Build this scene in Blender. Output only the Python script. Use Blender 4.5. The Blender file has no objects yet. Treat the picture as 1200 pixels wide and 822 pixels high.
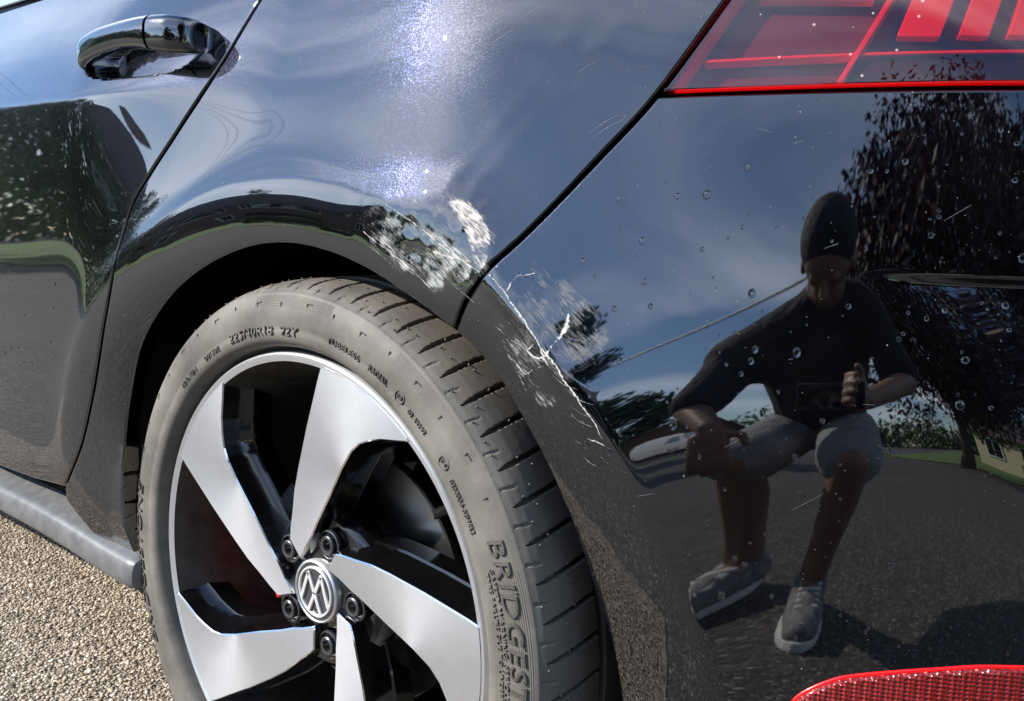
import bpy, bmesh, math, random
import numpy as np
from mathutils import Matrix, Vector
from mathutils.geometry import delaunay_2d_cdt

R = math.radians
rng = np.random.default_rng(7)
random.seed(7)
scene = bpy.context.scene
COL = scene.collection

# ---------------------------------------------------------------- camera
cam_d = bpy.data.cameras.new('camera')
cam_d.sensor_width = 36.0
cam_d.lens = 36.0 * 1049.76 / 1200.0
cam_d.clip_start = 0.02
cam_d.clip_end = 3000
cam = bpy.data.objects.new('camera', cam_d)
COL.objects.link(cam)
cr_, cu_, cf_ = Vector((.77401537, .63235862, .03198095)), Vector((-.11420287, .08974809, .98939526)), Vector((-.6227824, .76945945, -.14168357))
m = Matrix((cr_, cu_, -cf_)).transposed().to_4x4()
m.translation = Vector((.6943, -.5337, .6967))
cam.matrix_world = m
scene.camera = cam

# ---------------------------------------------------------------- light
SUN_EL, SUN_AZ = R(35), R(-39)            # azimuth from -y towards +x
sd = Vector((math.sin(SUN_AZ) * math.cos(SUN_EL), -math.cos(SUN_AZ) * math.cos(SUN_EL), math.sin(SUN_EL)))
world = bpy.data.worlds.new('World')
scene.world = world
world.use_nodes = True
wn = world.node_tree
for n in list(wn.nodes): wn.nodes.remove(n)
def WN(t, **k):
    n = wn.nodes.new(t)
    for a, b in k.items(): setattr(n, a, b)
    return n
w_out = WN('ShaderNodeOutputWorld'); w_bg = WN('ShaderNodeBackground')
w_sky = WN('ShaderNodeTexSky', sky_type='NISHITA', sun_disc=False)
w_sky.sun_elevation = SUN_EL
w_sky.sun_rotation = math.atan2(sd.x, sd.y)
w_sky.air_density = 1.0; w_sky.dust_density = 0.25; w_sky.ozone_density = 4.5
w_tc = WN('ShaderNodeTexCoord')
# cirrus: direction projected on a high layer, stretched noise
w_sep = WN('ShaderNodeSeparateXYZ'); wn.links.new(w_tc.outputs['Generated'], w_sep.inputs[0])
def wmath(op, a, b=None, c=None):
    n = WN('ShaderNodeMath', operation=op)
    for i, v in enumerate((a, b, c)):
        if v is None: continue
        if isinstance(v, (int, float)): n.inputs[i].default_value = v
        else: wn.links.new(v, n.inputs[i])
    return n.outputs[0]
zc = wmath('ADD', wmath('MAXIMUM', w_sep.outputs[2], 0.0), 0.22)
ux = wmath('DIVIDE', w_sep.outputs[0], zc); uy = wmath('DIVIDE', w_sep.outputs[1], zc)
w_cmb = WN('ShaderNodeCombineXYZ'); wn.links.new(ux, w_cmb.inputs[0]); wn.links.new(uy, w_cmb.inputs[1])
w_map = WN('ShaderNodeMapping'); w_map.inputs['Rotation'].default_value = (0, 0, R(35)); w_map.inputs['Scale'].default_value = (0.6, 1.35, 1)
w_map.inputs['Location'].default_value = (3.1, 1.7, 0)
wn.links.new(w_cmb.outputs[0], w_map.inputs[0])
w_n1 = WN('ShaderNodeTexNoise'); w_n1.inputs['Scale'].default_value = 1.0; w_n1.inputs['Detail'].default_value = 6; w_n1.inputs['Roughness'].default_value = .46; w_n1.inputs['Distortion'].default_value = .6
wn.links.new(w_map.outputs[0], w_n1.inputs['Vector'])
w_rmp = WN('ShaderNodeMapRange', interpolation_type='SMOOTHSTEP'); w_rmp.inputs[1].default_value = .45; w_rmp.inputs[2].default_value = .76; w_rmp.inputs[3].default_value = 0; w_rmp.inputs[4].default_value = .80
wn.links.new(w_n1.outputs[0], w_rmp.inputs[0])
w_fade = WN('ShaderNodeMapRange'); w_fade.inputs[1].default_value = .0; w_fade.inputs[2].default_value = .18
wn.links.new(w_sep.outputs[2], w_fade.inputs[0])
w_fac = wmath('MULTIPLY', w_rmp.outputs[0], w_fade.outputs[0])
w_mix = WN('ShaderNodeMix', data_type='RGBA')
wn.links.new(w_fac, w_mix.inputs[0]); wn.links.new(w_sky.outputs[0], w_mix.inputs[6])
w_mix.inputs[7].default_value = (13, 13.8, 15, 1)
wn.links.new(w_mix.outputs[2], w_bg.inputs['Color'])
w_bg.inputs['Strength'].default_value = 0.15
wn.links.new(w_bg.outputs[0], w_out.inputs[0])
sun_d = bpy.data.lights.new('sun', 'SUN')
sun_d.energy = 4.4; sun_d.angle = R(.53); sun_d.color = (1, .94, .84)
sun = bpy.data.objects.new('sun', sun_d); COL.objects.link(sun)
sun.rotation_euler = sd.to_track_quat('Z', 'Y').to_euler()
sun.location = sd * 30

# ---------------------------------------------------------------- view
vs = scene.view_settings
vs.view_transform = 'Standard'; vs.look = 'None'; vs.gamma = 1; vs.use_curve_mapping = False
vs.exposure = 0.85
scene.render.engine = 'CYCLES'
scene.cycles.max_bounces = 10
scene.cycles.transparent_max_bounces = 16
scene.cycles.caustics_reflective = False; scene.cycles.caustics_refractive = False

# ---------------------------------------------------------------- helpers
def link(name, me, parent=None, mat=None):
    o = bpy.data.objects.new(name, me)
    COL.objects.link(o)
    if parent: o.parent = parent
    if mat and me is not None and not me.materials: me.materials.append(mat)
    return o
def empty(name, loc=(0, 0, 0), rz=0, parent=None):
    o = bpy.data.objects.new(name, None); COL.objects.link(o)
    o.location = loc; o.rotation_euler = (0, 0, rz); o.empty_display_size = .1
    if parent: o.parent = parent
    return o
def tag(o, label=None, cat=None, group=None, kind=None):
    if label: o['label'] = label
    if cat: o['category'] = cat
    if group: o['group'] = group
    if kind: o['kind'] = kind
    return o
def np_mesh(name, v, f, smooth=True, normals=None):
    v = np.asarray(v, np.float32); me = bpy.data.meshes.new(name)
    if isinstance(f, np.ndarray):
        n, k = f.shape
        me.vertices.add(len(v)); me.vertices.foreach_set('co', v.ravel())
        me.loops.add(n * k); me.loops.foreach_set('vertex_index', f.astype(np.int32).ravel())
        me.polygons.add(n); me.polygons.foreach_set('loop_start', np.arange(n, dtype=np.int32) * k)
        me.update(calc_edges=True)
    else:
        me.from_pydata(v.tolist(), [], f); me.update()
    me.polygons.foreach_set('use_smooth', np.full(len(me.polygons), smooth))
    if normals is not None:
        me.normals_split_custom_set_from_vertices(np.asarray(normals, np.float32).tolist())
    me.update()
    return me
class MB:                                   # collects simple pieces into ONE mesh
    def __init__(s): s.v = []; s.f = []
    def add(s, v, f):
        b = len(s.v); s.v += [tuple(map(float, p)) for p in v]; s.f += [tuple(int(i) + b for i in q) for q in f]; return s
    def box(s, c, d, M=None):
        x, y, z = [k / 2 for k in d]
        v = [Vector((i * x, j * y, k * z)) for i in (-1, 1) for j in (-1, 1) for k in (-1, 1)]
        if M is not None: v = [M @ p for p in v]
        v = [p + Vector(c) for p in v]
        return s.add(v, [(0, 1, 3, 2), (4, 6, 7, 5), (0, 4, 5, 1), (2, 3, 7, 6), (0, 2, 6, 4), (1, 5, 7, 3)])
    def prism(s, poly, z0, z1, axis='z'):
        n = len(poly)
        def P(a, b, c): return {'z': (a, b, c), 'y': (a, c, b), 'x': (c, a, b)}[axis]
        v = [P(a, b, z0) for a, b in poly] + [P(a, b, z1) for a, b in poly]
        return s.add(v, [tuple(range(n)), tuple(range(2 * n - 1, n - 1, -1))] + [(i, (i + 1) % n + 0, (i + 1) % n + n, i + n) for i in range(n)])
    def tube(s, pts, rad, n=8, cap=True):
        pts = [Vector(p) for p in pts]; rr = rad if hasattr(rad, '__len__') else [rad] * len(pts)
        v = []; f = []; up = None
        for i, p in enumerate(pts):
            t = (pts[min(i + 1, len(pts) - 1)] - pts[max(i - 1, 0)]).normalized()
            if up is None: up = t.orthogonal().normalized()
            up = (up - t * up.dot(t)).normalized(); sd_ = t.cross(up)
            v += [p + (up * math.cos(a) + sd_ * math.sin(a)) * rr[i] for a in [2 * math.pi * k / n for k in range(n)]]
        for i in range(len(pts) - 1):
            f += [(i * n + k, i * n + (k + 1) % n, (i + 1) * n + (k + 1) % n, (i + 1) * n + k) for k in range(n)]
        if cap: f += [tuple(range(n - 1, -1, -1)), tuple((len(pts) - 1) * n + k for k in range(n))]
        return s.add(v, f)
    def lathe(s, prof, n=48, axis='y', a0=0, a1=2 * math.pi, loc=(0, 0, 0)):
        full = abs(a1 - a0 - 2 * math.pi) < 1e-6; m_ = n if full else n + 1
        v = []; f = []
        for k in range(m_):
            a = a0 + (a1 - a0) * k / n
            for (ax, r) in prof:
                p = (r * math.cos(a), ax, r * math.sin(a)) if axis == 'y' else (r * math.cos(a), r * math.sin(a), ax)
                v.append((p[0] + loc[0], p[1] + loc[1], p[2] + loc[2]))
        q = len(prof)
        for k in range(n):
            k2 = (k + 1) % m_
            for i in range(q - 1): f.append((k * q + i, k2 * q + i, k2 * q + i + 1, k * q + i + 1))
        return s.add(v, f)
    def sphere(s, c, r, n=10, sc=(1, 1, 1)):
        v = []; f = []
        for i in range(n + 1):
            for k in range(2 * n):
                a = math.pi * i / n; b = math.pi * k / n
                v.append((c[0] + r * sc[0] * math.sin(a) * math.cos(b), c[1] + r * sc[1] * math.sin(a) * math.sin(b), c[2] + r * sc[2] * math.cos(a)))
        for i in range(n):
            for k in range(2 * n): f.append((i * 2 * n + k, (i + 1) * 2 * n + k, (i + 1) * 2 * n + (k + 1) % (2 * n), i * 2 * n + (k + 1) % (2 * n)))
        return s.add(v, f)
    def mesh(s, name, smooth=False, bevel=0, seg=2, angle=None):
        me = bpy.data.meshes.new(name); me.from_pydata(s.v, [], s.f)
        bm = bmesh.new(); bm.from_mesh(me)
        bmesh.ops.remove_doubles(bm, verts=bm.verts, dist=1e-6)
        bmesh.ops.recalc_face_normals(bm, faces=bm.faces)
        if bevel:
            ed = [e for e in bm.edges if len(e.link_faces) == 2 and e.calc_face_angle(0) > R(25)]
            bmesh.ops.bevel(bm, geom=ed, offset=bevel, segments=seg, profile=.6, affect='EDGES', clamp_overlap=True)
        bm.to_mesh(me); bm.free()
        me.polygons.foreach_set('use_smooth', np.full(len(me.polygons), bool(smooth)))
        if smooth and angle: me.set_sharp_from_angle(angle=R(angle))
        me.update(); return me
    def build(s, name, mat, parent=None, **k): return link(name, s.mesh(name, **k), parent, mat)
def copy_tree(o, parent=None):
    c = o.copy(); COL.objects.link(c)
    if parent is not None: c.parent = parent
    for ch in list(o.children): copy_tree(ch, c)
    return c

# ---------------------------------------------------------------- materials
class NT:
    def __init__(s, name):
        s.m = bpy.data.materials.new(name); s.m.use_nodes = True; s.t = s.m.node_tree
        for n in list(s.t.nodes): s.t.nodes.remove(n)
        s.out = s.t.nodes.new('ShaderNodeOutputMaterial')
    def n(s, typ, ins=None, **k):
        n = s.t.nodes.new(typ)
        for a, b in k.items(): setattr(n, a, b)
        for a, b in (ins or {}).items(): s.put(n.inputs[a], b)
        return n
    def put(s, sock, b):
        if isinstance(b, bpy.types.NodeSocket): s.t.links.new(b, sock)
        elif isinstance(b, bpy.types.Node): s.t.links.new(b.outputs[0], sock)
        else:
            if sock.type == 'RGBA' and len(b) == 3: b = (*b, 1)
            sock.default_value = b
    def math(s, op, a, b=None, c=None, clamp=False):
        n = s.t.nodes.new('ShaderNodeMath'); n.operation = op; n.use_clamp = clamp
        for i, v in enumerate((a, b, c)):
            if v is not None: s.put(n.inputs[i], v)
        return n.outputs[0]
    def obj(s): return s.n('ShaderNodeTexCoord').outputs['Object']
    def noise(s, vec, scale, detail=4, rough=.55, dist=0, out=0):
        n = s.n('ShaderNodeTexNoise', {'Vector': vec, 'Scale': scale, 'Detail': detail, 'Roughness': rough, 'Distortion': dist}); return n.outputs[out]
    def vor(s, vec, scale, feature='F1', out=0, rand=1):
        n = s.n('ShaderNodeTexVoronoi', {'Vector': vec, 'Scale': scale, 'Randomness': rand}, feature=feature); return n.outputs[out]
    def ramp(s, fac, stops, interp='LINEAR'):
        n = s.n('ShaderNodeValToRGB', {'Fac': fac}); e = n.color_ramp.elements; n.color_ramp.interpolation = interp
        while len(e) < len(stops): e.new(.5)
        for i, (p, c) in enumerate(stops): e[i].position = p; e[i].color = (*c, 1) if len(c) == 3 else c
        return n.outputs[0]
    def rng(s, v, a, b, c=0, d=1, smooth=False):
        n = s.n('ShaderNodeMapRange', {0: v, 1: a, 2: b, 3: c, 4: d}); n.interpolation_type = 'SMOOTHSTEP' if smooth else 'LINEAR'; return n.outputs[0]
    def mix(s, f, a, b, typ='MIX'):
        n = s.t.nodes.new('ShaderNodeMix'); n.data_type = 'RGBA'; n.blend_type = typ
        s.put(n.inputs[0], f); s.put(n.inputs[6], a); s.put(n.inputs[7], b); return n.outputs[2]
    def bump(s, h, strength=.3, dist=.002, normal=None):
        i = {'Height': h, 'Strength': strength, 'Distance': dist}
        if normal is not None: i['Normal'] = normal
        return s.n('ShaderNodeBump', i).outputs[0]
    def bsdf(s, **k):
        n = s.t.nodes.new('ShaderNodeBsdfPrincipled')
        for a, b in k.items(): s.put(n.inputs[a.replace('_', ' ')], b)
        return n
    def done(s, sh): s.t.links.new(sh.outputs[0] if isinstance(sh, bpy.types.Node) else sh, s.out.inputs[0]); return s.m
def plain(name, col, rough=.5, metal=0, spec=.5, var=.12, scale=30, bump=0, coat=0):
    t = NT(name); o = t.obj(); nz = t.noise(o, scale, 5)
    c = t.mix(t.rng(nz, .3, .7), [k * (1 - var) for k in col], [min(1, k * (1 + var)) for k in col])
    k = dict(Base_Color=c, Roughness=t.rng(nz, .2, .8, rough * .85, min(1, rough * 1.15)), Metallic=metal, Specular_IOR_Level=spec, Coat_Weight=coat, Coat_Roughness=.05)
    if bump: k['Normal'] = t.bump(t.noise(o, scale * 4, 6), .4, bump)
    return t.done(t.bsdf(**k))

def paint_mat(name, dusty=1.0):
    t = NT(name); o = t.obj()
    # metal flake under clear lacquer
    fl = t.n('ShaderNodeTexVoronoi', {'Vector': o, 'Scale': 2300.0}, feature='F1')
    fn = t.n('ShaderNodeVectorMath', {0: fl.outputs['Color'], 1: (.5, .5, .5)}, operation='SUBTRACT')
    fs = t.n('ShaderNodeVectorMath', {0: fn.outputs[0], 'Scale': .15}, operation='SCALE')
    geo = t.n('ShaderNodeNewGeometry')
    fa = t.n('ShaderNodeVectorMath', {0: geo.outputs['Normal'], 1: fs.outputs[0]}, operation='ADD')
    fnn = t.n('ShaderNodeVectorMath', {0: fa.outputs[0]}, operation='NORMALIZE')
    rnd = t.n('ShaderNodeSeparateColor', {0: fl.outputs['Color']}).outputs[0]
    base = t.mix(t.rng(rnd, .7, 1), (.0010, .0011, .0019), (.010, .012, .034))
    peel = t.bump(t.noise(o, 60, 2), .004, .0015)
    # fine polishing swirls
    sw = t.n('ShaderNodeVectorMath', {0: o, 1: (140, 140, 900)}, operation='MULTIPLY').outputs[0]
    swn = t.noise(sw, 3.0, 3)
    coatn = t.bump(swn, .003, .0004, peel)
    grime = t.rng(t.noise(o, 6, 6, .6), .42, .75)
    body = t.bsdf(Base_Color=base, Metallic=1.0, Roughness=.22, Normal=fnn.outputs[0], Coat_Weight=1.0, Coat_IOR=2.1,
                  Coat_Roughness=t.rng(grime, 0, 1, .0, .006), Coat_Normal=coatn)
    # dried dust: a faint film and separate specks
    v1 = t.n('ShaderNodeTexVoronoi', {'Vector': o, 'Scale': 105.0}, feature='F1')
    r1 = t.n('ShaderNodeSeparateColor', {0: v1.outputs['Color']})
    rad = t.rng(r1.outputs[0], .7, 1, 0, .06)
    sp = t.math('LESS_THAN', v1.outputs['Distance'], rad)
    v2 = t.n('ShaderNodeTexVoronoi', {'Vector': o, 'Scale': 340.0}, feature='F1')
    r2 = t.n('ShaderNodeSeparateColor', {0: v2.outputs['Color']})
    sp2 = t.math('LESS_THAN', v2.outputs['Distance'], t.rng(r2.outputs[1], .82, 1, 0, .11))
    specks = t.math('MULTIPLY', t.math('MAXIMUM', t.math('MULTIPLY', sp, .55), t.math('MULTIPLY', sp2, .5)), dusty, clamp=True)
    film = t.math('MULTIPLY', grime, .0035 * dusty)
    dust = t.n('ShaderNodeBsdfDiffuse', {'Color': (.50, .48, .46)})
    f = t.math('MAXIMUM', specks, film)
    return t.done(t.n('ShaderNodeMixShader', {0: f, 1: body.outputs[0], 2: dust.outputs[0]}))
M = {}
M['paint'] = paint_mat('black_flake_paint')
M['black_plastic'] = plain('black_plastic', (.012, .012, .013), .55)
M['gloss_black'] = plain('gloss_black', (.006, .006, .007), .12, coat=1)
M['dark'] = plain('dark_void', (.003, .003, .003), .9, spec=.1)
M['liner'] = plain('arch_liner', (.006, .006, .006), .95, spec=.1, scale=200, bump=.002)
M['chrome'] = plain('chrome', (.75, .75, .75), .08, metal=1, var=.03)
M['steel'] = plain('steel', (.35, .34, .33), .32, metal=1)
M['glass_dark'] = plain('tinted_glass', (.01, .012, .012), .03, coat=1, var=0)

# ---------------------------------------------------------------- car side surface: s runs along the plan curve, z is height
ZC=.3185
R_=np.radians
def sm(a,b,x):
    t=np.clip((x-a)/(b-a),0,1); return t*t*(3-2*t)
def sp(x,w): # softplus
    return w*np.logaddexp(0,x/w)
# plan curve
_S=np.linspace(-4.2,2.2,12801)
_th=np.interp(_S,[-4.2,-.35,.05,.30,.42,.50,.65,.78,.92,1.05,1.6,2.2],np.radians([-9,0,0.5,10,17,20.5,35,55,76,82,88,92]))
_k=np.ones(161)/161
_th=np.convolve(np.pad(_th,80,mode='edge'),_k,'valid')
_ds=_S[1]-_S[0]
def _cum(f):
    c=np.concatenate([[0],np.cumsum((f[1:]+f[:-1])/2*_ds)]); return c-np.interp(0,_S,c)
_PX=_cum(np.cos(_th)); _PY=_cum(np.sin(_th))
_roa=np.radians([-40,0,9,17,25,35,44,53,76,86,97,108,124,134,160,200]); _ror=np.array([.45,.43,.423,.415,.409,.406,.406,.410,.409,.411,.418,.428,.437,.450,.47,.48])
def RO(th):
    return np.interp(np.where(th<-1.6,th+2*np.pi,th),_roa,_ror)
def depth(s,z):
    x=np.interp(s,_S,_PX)
    r=np.hypot(x,z-ZC); th=np.arctan2(z-ZC,x)
    wq=sm(-.45,-.08,s)
    B=.03+.15*wq+.05*sm(.1,.35,s)
    d=.022-B*(sp(z-.565,.035))
    # shoulder crease
    w=.0025+.02*sm(-.35,.1,s)
    d-= (.42-.30*wq)*sp(z-.83,w)
    d-= .6*sp(z-.93,.03)*.3
    # lower tuck
    d-= .10*sp(.34-z,.03)
    # wheel-arch flare
    ro=RO(th)
    fm=1-.85*sm(2.55,3.2,np.abs(th))
    u=sp(r-ro,.0022)
    fb=sm(R_(72),R_(46),th)*(np.abs(th)<1.5)
    L=.024+.046*fb
    d-= (.30-.14*fb)*fm*L*(1-np.exp(-u/L))
    q=np.minimum(sp(ro-r,.0022),.12)
    d+= fm*((.03-.19*fb)*q-(.16-.06*fb)*q*q/.064)
    # bumper ledge + scallop
    zl=.672
    m=sm(0,.085,x-(.492+.62*np.clip(zl-z,0,.2)))
    v=zl-z
    d-= m*.0105*sm(0,.008,v)*np.exp(-np.clip(v,0,1)/.11)
    # cup behind the door handle
    e=(np.abs((s+.328)/.104)**2.8+np.abs((z-.878)/.0295)**2.8)
    d-=.034*sm(1.08,.62,e)
    d+=dents(s,z)
    return d
def seg(s,z,pts):
    best=np.full(np.shape(s),9.); tt=np.zeros(np.shape(s)); n=len(pts)-1
    for i in range(n):
        (a,b),(c,e)=pts[i],pts[i+1]; ux,uy=c-a,e-b; l2=ux*ux+uy*uy
        t=np.clip(((s-a)*ux+(z-b)*uy)/l2,0,1); q=np.hypot(s-a-t*ux,z-b-t*uy)
        k=q<best; best=np.where(k,q,best); tt=np.where(k,(i+t)/n,tt)
    return best,tt
def dents(s,z):
    g=lambda a,b,c,e:np.exp(-((s-a)/c)**2-((z-b)/e)**2)
    d=-.0012*g(.180,.664,.055,.030)-.0004*g(.290,.605,.035,.040)
    k=.45*g(.165,.680,.055,.028)+.10*g(.250,.635,.025,.030)
    d+=k*(.0007*np.sin(170*(s*.75+z*.66)+3*np.sin(60*(z-.3*s)))+.0005*np.sin(260*(s*.3-z*.95)+2*np.sin(95*s))+.0003*np.sin(430*(s*.9+z*.4)))
    q,t=seg(s,z,RIDGE); d+=.0042*np.exp(-(q/.020)**2)*np.sin(np.pi*np.clip(.08+.84*t,0,1))
    for pts,a in STREAK:
        q,t=seg(s,z,pts); d+=a*np.exp(-(q/.010)**2)*(1-t)**.7
    q,t=seg(s,z,BUCK); d+=.0022*np.exp(-(q/.007)**2)*np.sin(np.pi*np.clip(.1+.9*t,0,1))
    return d
RIDGE=[(.085,.712),(.13,.717),(.17,.714),(.205,.700),(.23,.675)]
STREAK=[([(.180,.734),(.247,.813),(.276,.876)],.0004),([(.202,.727),(.283,.826),(.323,.872)],.0004)]
BUCK=[(.225,.650),(.243,.637),(.290,.597),(.305,.575),(.33,.54)]
def S3(s,z):
    x=np.interp(s,_S,_PX);y=np.interp(s,_S,_PY);t=np.interp(s,_S,_th)
    d=depth(s,z)
    return np.stack([x+np.sin(t)*d,y-np.cos(t)*d,z+0*s],-1)
def nrm(s,z,e=4e-4):
    a=S3(s+e,z)-S3(s-e,z); b=S3(s,z+e)-S3(s,z-e)
    n=np.cross(a,b); return n/np.linalg.norm(n,axis=-1,keepdims=True)

# ---------------------------------------------------------------- ground
def aggregate_mat():
    t = NT('aggregate'); o = t.obj()
    v = t.n('ShaderNodeTexVoronoi', {'Vector': o, 'Scale': 130.0}, feature='F1'); ve = t.n('ShaderNodeTexVoronoi', {'Vector': o, 'Scale': 130.0}, feature='DISTANCE_TO_EDGE')
    r = t.n('ShaderNodeSeparateColor', {0: v.outputs['Color']})
    c = t.ramp(r.outputs[0], [(0, (.10, .085, .065)), (.25, (.22, .185, .14)), (.6, (.34, .285, .21)), (.85, (.42, .36, .28)), (1, (.55, .50, .42))])
    c = t.mix(t.rng(ve.outputs[0], .02, .12), (.03, .026, .022), c)
    big = t.noise(o, .9, 6, .6); c = t.mix(t.rng(big, .3, .7), t.mix(1.0, c, (.72, .72, .74), 'MULTIPLY'), c)
    return t.done(t.bsdf(Base_Color=c, Roughness=.85, Normal=t.bump(ve.outputs[0], .8, .004)))
M['aggregate'] = aggregate_mat()
def asphalt_mat():
    t = NT('asphalt'); o = t.obj()
    v = t.n('ShaderNodeTexVoronoi', {'Vector': o, 'Scale': 95.0}, feature='F1'); ve = t.n('ShaderNodeTexVoronoi', {'Vector': o, 'Scale': 95.0}, feature='DISTANCE_TO_EDGE')
    r = t.n('ShaderNodeSeparateColor', {0: v.outputs['Color']})
    c = t.ramp(r.outputs[0], [(0, (.05, .047, .043)), (.5, (.115, .105, .092)), (.85, (.18, .163, .14)), (1, (.34, .31, .27))])
    c = t.mix(t.rng(ve.outputs[0], .02, .14), (.03, .028, .026), c)
    big = t.noise(o, .6, 7, .6); c = t.mix(t.rng(big, .3, .7), t.mix(1.0, c, (.70, .70, .72), 'MULTIPLY'), c)
    return t.done(t.bsdf(Base_Color=c, Roughness=.85, Normal=t.bump(ve.outputs[0], .8, .004)))
M['asphalt'] = asphalt_mat()
b = MB(); b.add([(-600, -600, 0), (600, -600, 0), (600, 600, 0), (-600, 600, 0)], [(0, 1, 2, 3)])
g = tag(b.build('ground', M['asphalt']), kind='structure')
b = MB(); b.add([(-7, -.62, .004), (.16, -.56, .004), (.30, .5, .004), (.25, 2.4, .004), (-7, 2.6, .004)], [(0, 1, 2, 3, 4)])
tag(b.build('driveway', M['aggregate']), kind='structure')
# loose, close-packed stones of the surface beside the car
def pebbles(x0, x1, y0, y1, pitch):
    nx, ny = int((x1 - x0) / pitch), int((y1 - y0) / pitch)
    gx, gy = np.meshgrid(np.arange(nx), np.arange(ny)); n = nx * ny
    cx = x0 + (gx.ravel() + .5 * (gy.ravel() % 2)) * pitch + rng.uniform(-.38, .38, n) * pitch; cy = y0 + gy.ravel() * pitch + rng.uniform(-.38, .38, n) * pitch
    keep = rng.random(n) > .10; cx, cy = cx[keep], cy[keep]; n = len(cx)
    g = (1 + 5 ** .5) / 2
    iv = np.array([(-1, g, 0), (1, g, 0), (-1, -g, 0), (1, -g, 0), (0, -1, g), (0, 1, g), (0, -1, -g), (0, 1, -g), (g, 0, -1), (g, 0, 1), (-g, 0, -1), (-g, 0, 1)]) / 1.9
    fi = np.array([(0, 11, 5), (0, 5, 1), (0, 1, 7), (0, 7, 10), (0, 10, 11), (1, 5, 9), (5, 11, 4), (11, 10, 2), (10, 7, 6), (7, 1, 8), (3, 9, 4), (3, 4, 2), (3, 2, 6), (3, 6, 8), (3, 8, 9), (4, 9, 5), (2, 4, 11), (6, 2, 10), (8, 6, 7), (9, 8, 1)])
    r = pitch * rng.lognormal(-.62, .28, n); r = np.minimum(r, pitch * .95)
    q = rng.normal(0, 1, (n, 4)); q /= np.linalg.norm(q, axis=1, keepdims=True); w, x, y, z = q.T
    Rm = np.stack([np.stack([1 - 2 * (y * y + z * z), 2 * (x * y - z * w), 2 * (x * z + y * w)], -1), np.stack([2 * (x * y + z * w), 1 - 2 * (x * x + z * z), 2 * (y * z - x * w)], -1), np.stack([2 * (x * z - y * w), 2 * (y * z + x * w), 1 - 2 * (x * x + y * y)], -1)], 1)
    sc = rng.uniform(.7, 1.25, (n, 1, 3)) * rng.uniform(.82, 1.18, (n, 12, 1))
    V = np.einsum('nij,nkj->nki', Rm, iv[None] * sc) * r[:, None, None]
    V[:, :, 2] *= .6
    V += np.stack([cx, cy, rng.uniform(-.35, .25, n) * r + .0045], -1)[:, None, :]
    F = (fi[None] + (np.arange(n) * 12)[:, None, None]).reshape(-1, 3)
    me = np_mesh('gravel', V.reshape(-1, 3), F, True)
    at = me.attributes.new('rnd', 'FLOAT', 'POINT'); at.data.foreach_set('value', np.repeat(rng.random(n), 12).astype(np.float32)); return me
t = NT('gravel'); rn = t.n('ShaderNodeAttribute', attribute_name='rnd').outputs['Fac']; o_ = t.obj()
c = t.ramp(rn, [(0, (.07, .054, .042)), (.10, (.26, .205, .15)), (.42, (.43, .345, .26)), (.75, (.54, .45, .35)), (.93, (.66, .57, .47)), (1, (.82, .76, .67))])
c = t.mix(t.rng(t.noise(o_, 250, 4), .35, .7, 0, .35), c, (.24, .20, .155))
M['gravel'] = t.done(t.bsdf(Base_Color=c, Roughness=.8, Normal=t.bump(t.noise(o_, 900, 4), .3, .001)))
tag(link('gravel', pebbles(-1.75, .14, -.5, .46, .0050), None, M['gravel']), 'beige stone chippings of the ground beside the car', 'gravel', kind='stuff')
# ---------------------------------------------------------------- car
car = empty('parked_car', (0, 0, 0))
tag(car, 'dusty black hatchback with a crumpled rear wheel arch and scratched bumper', 'car')

def cr(pts, n=8):
    p = np.array(pts, float); p = np.vstack([2 * p[0] - p[1], p, 2 * p[-1] - p[-2]]); out = []
    for i in range(1, len(p) - 2):
        for k in range(n):
            t = k / n
            out.append(.5 * ((2 * p[i]) + (-p[i - 1] + p[i + 1]) * t + (2 * p[i - 1] - 5 * p[i] + 4 * p[i + 1] - p[i + 2]) * t * t + (-p[i - 1] + 3 * p[i] - 3 * p[i + 1] + p[i + 2]) * t ** 3))
    out.append(p[-2]); return [tuple(q) for q in out]
def resample(poly, step):
    out = []
    n = len(poly)
    for i in range(n):
        a = np.array(poly[i]); b = np.array(poly[(i + 1) % n]); L = np.hypot(*(b - a))
        if L < 1e-6: continue
        k = max(1, int(math.ceil(L / step)))
        for j in range(k): out.append(a + (b - a) * j / k)
    return np.array(out)
def area2(p): x, y = p[:, 0], p[:, 1]; return float(np.sum(x * np.roll(y, -1) - np.roll(x, -1) * y))
def inset(p, d):                       # p counter-clockwise
    e = np.roll(p, -1, 0) - p; e /= np.linalg.norm(e, axis=1, keepdims=True) + 1e-12
    nl = np.stack([-e[:, 1], e[:, 0]], 1); m_ = nl + np.roll(nl, 1, 0)
    m_ /= np.maximum((m_ * nl).sum(1, keepdims=True), .35)
    return p + m_ * d
def inside(pt, poly):
    r = np.zeros(len(pt), bool); x, y = pt[:, 0], pt[:, 1]
    a = poly; b = np.roll(poly, -1, 0)
    for (x0, y0), (x1, y1) in zip(a, b):
        if y0 == y1: continue
        c = ((y0 > y) != (y1 > y)) & (x < (x1 - x0) * (y - y0) / (y1 - y0) + x0); r ^= c
    return r
def near_dist(pt, poly):
    out = np.full(len(pt), 9.)
    for i in range(0, len(pt), 4000):
        q = pt[i:i + 4000]; d = (q[:, None, 0] - poly[None, :, 0]) ** 2 + (q[:, None, 1] - poly[None, :, 1]) ** 2
        out[i:i + 4000] = np.sqrt(d.min(1))
    return out
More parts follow.
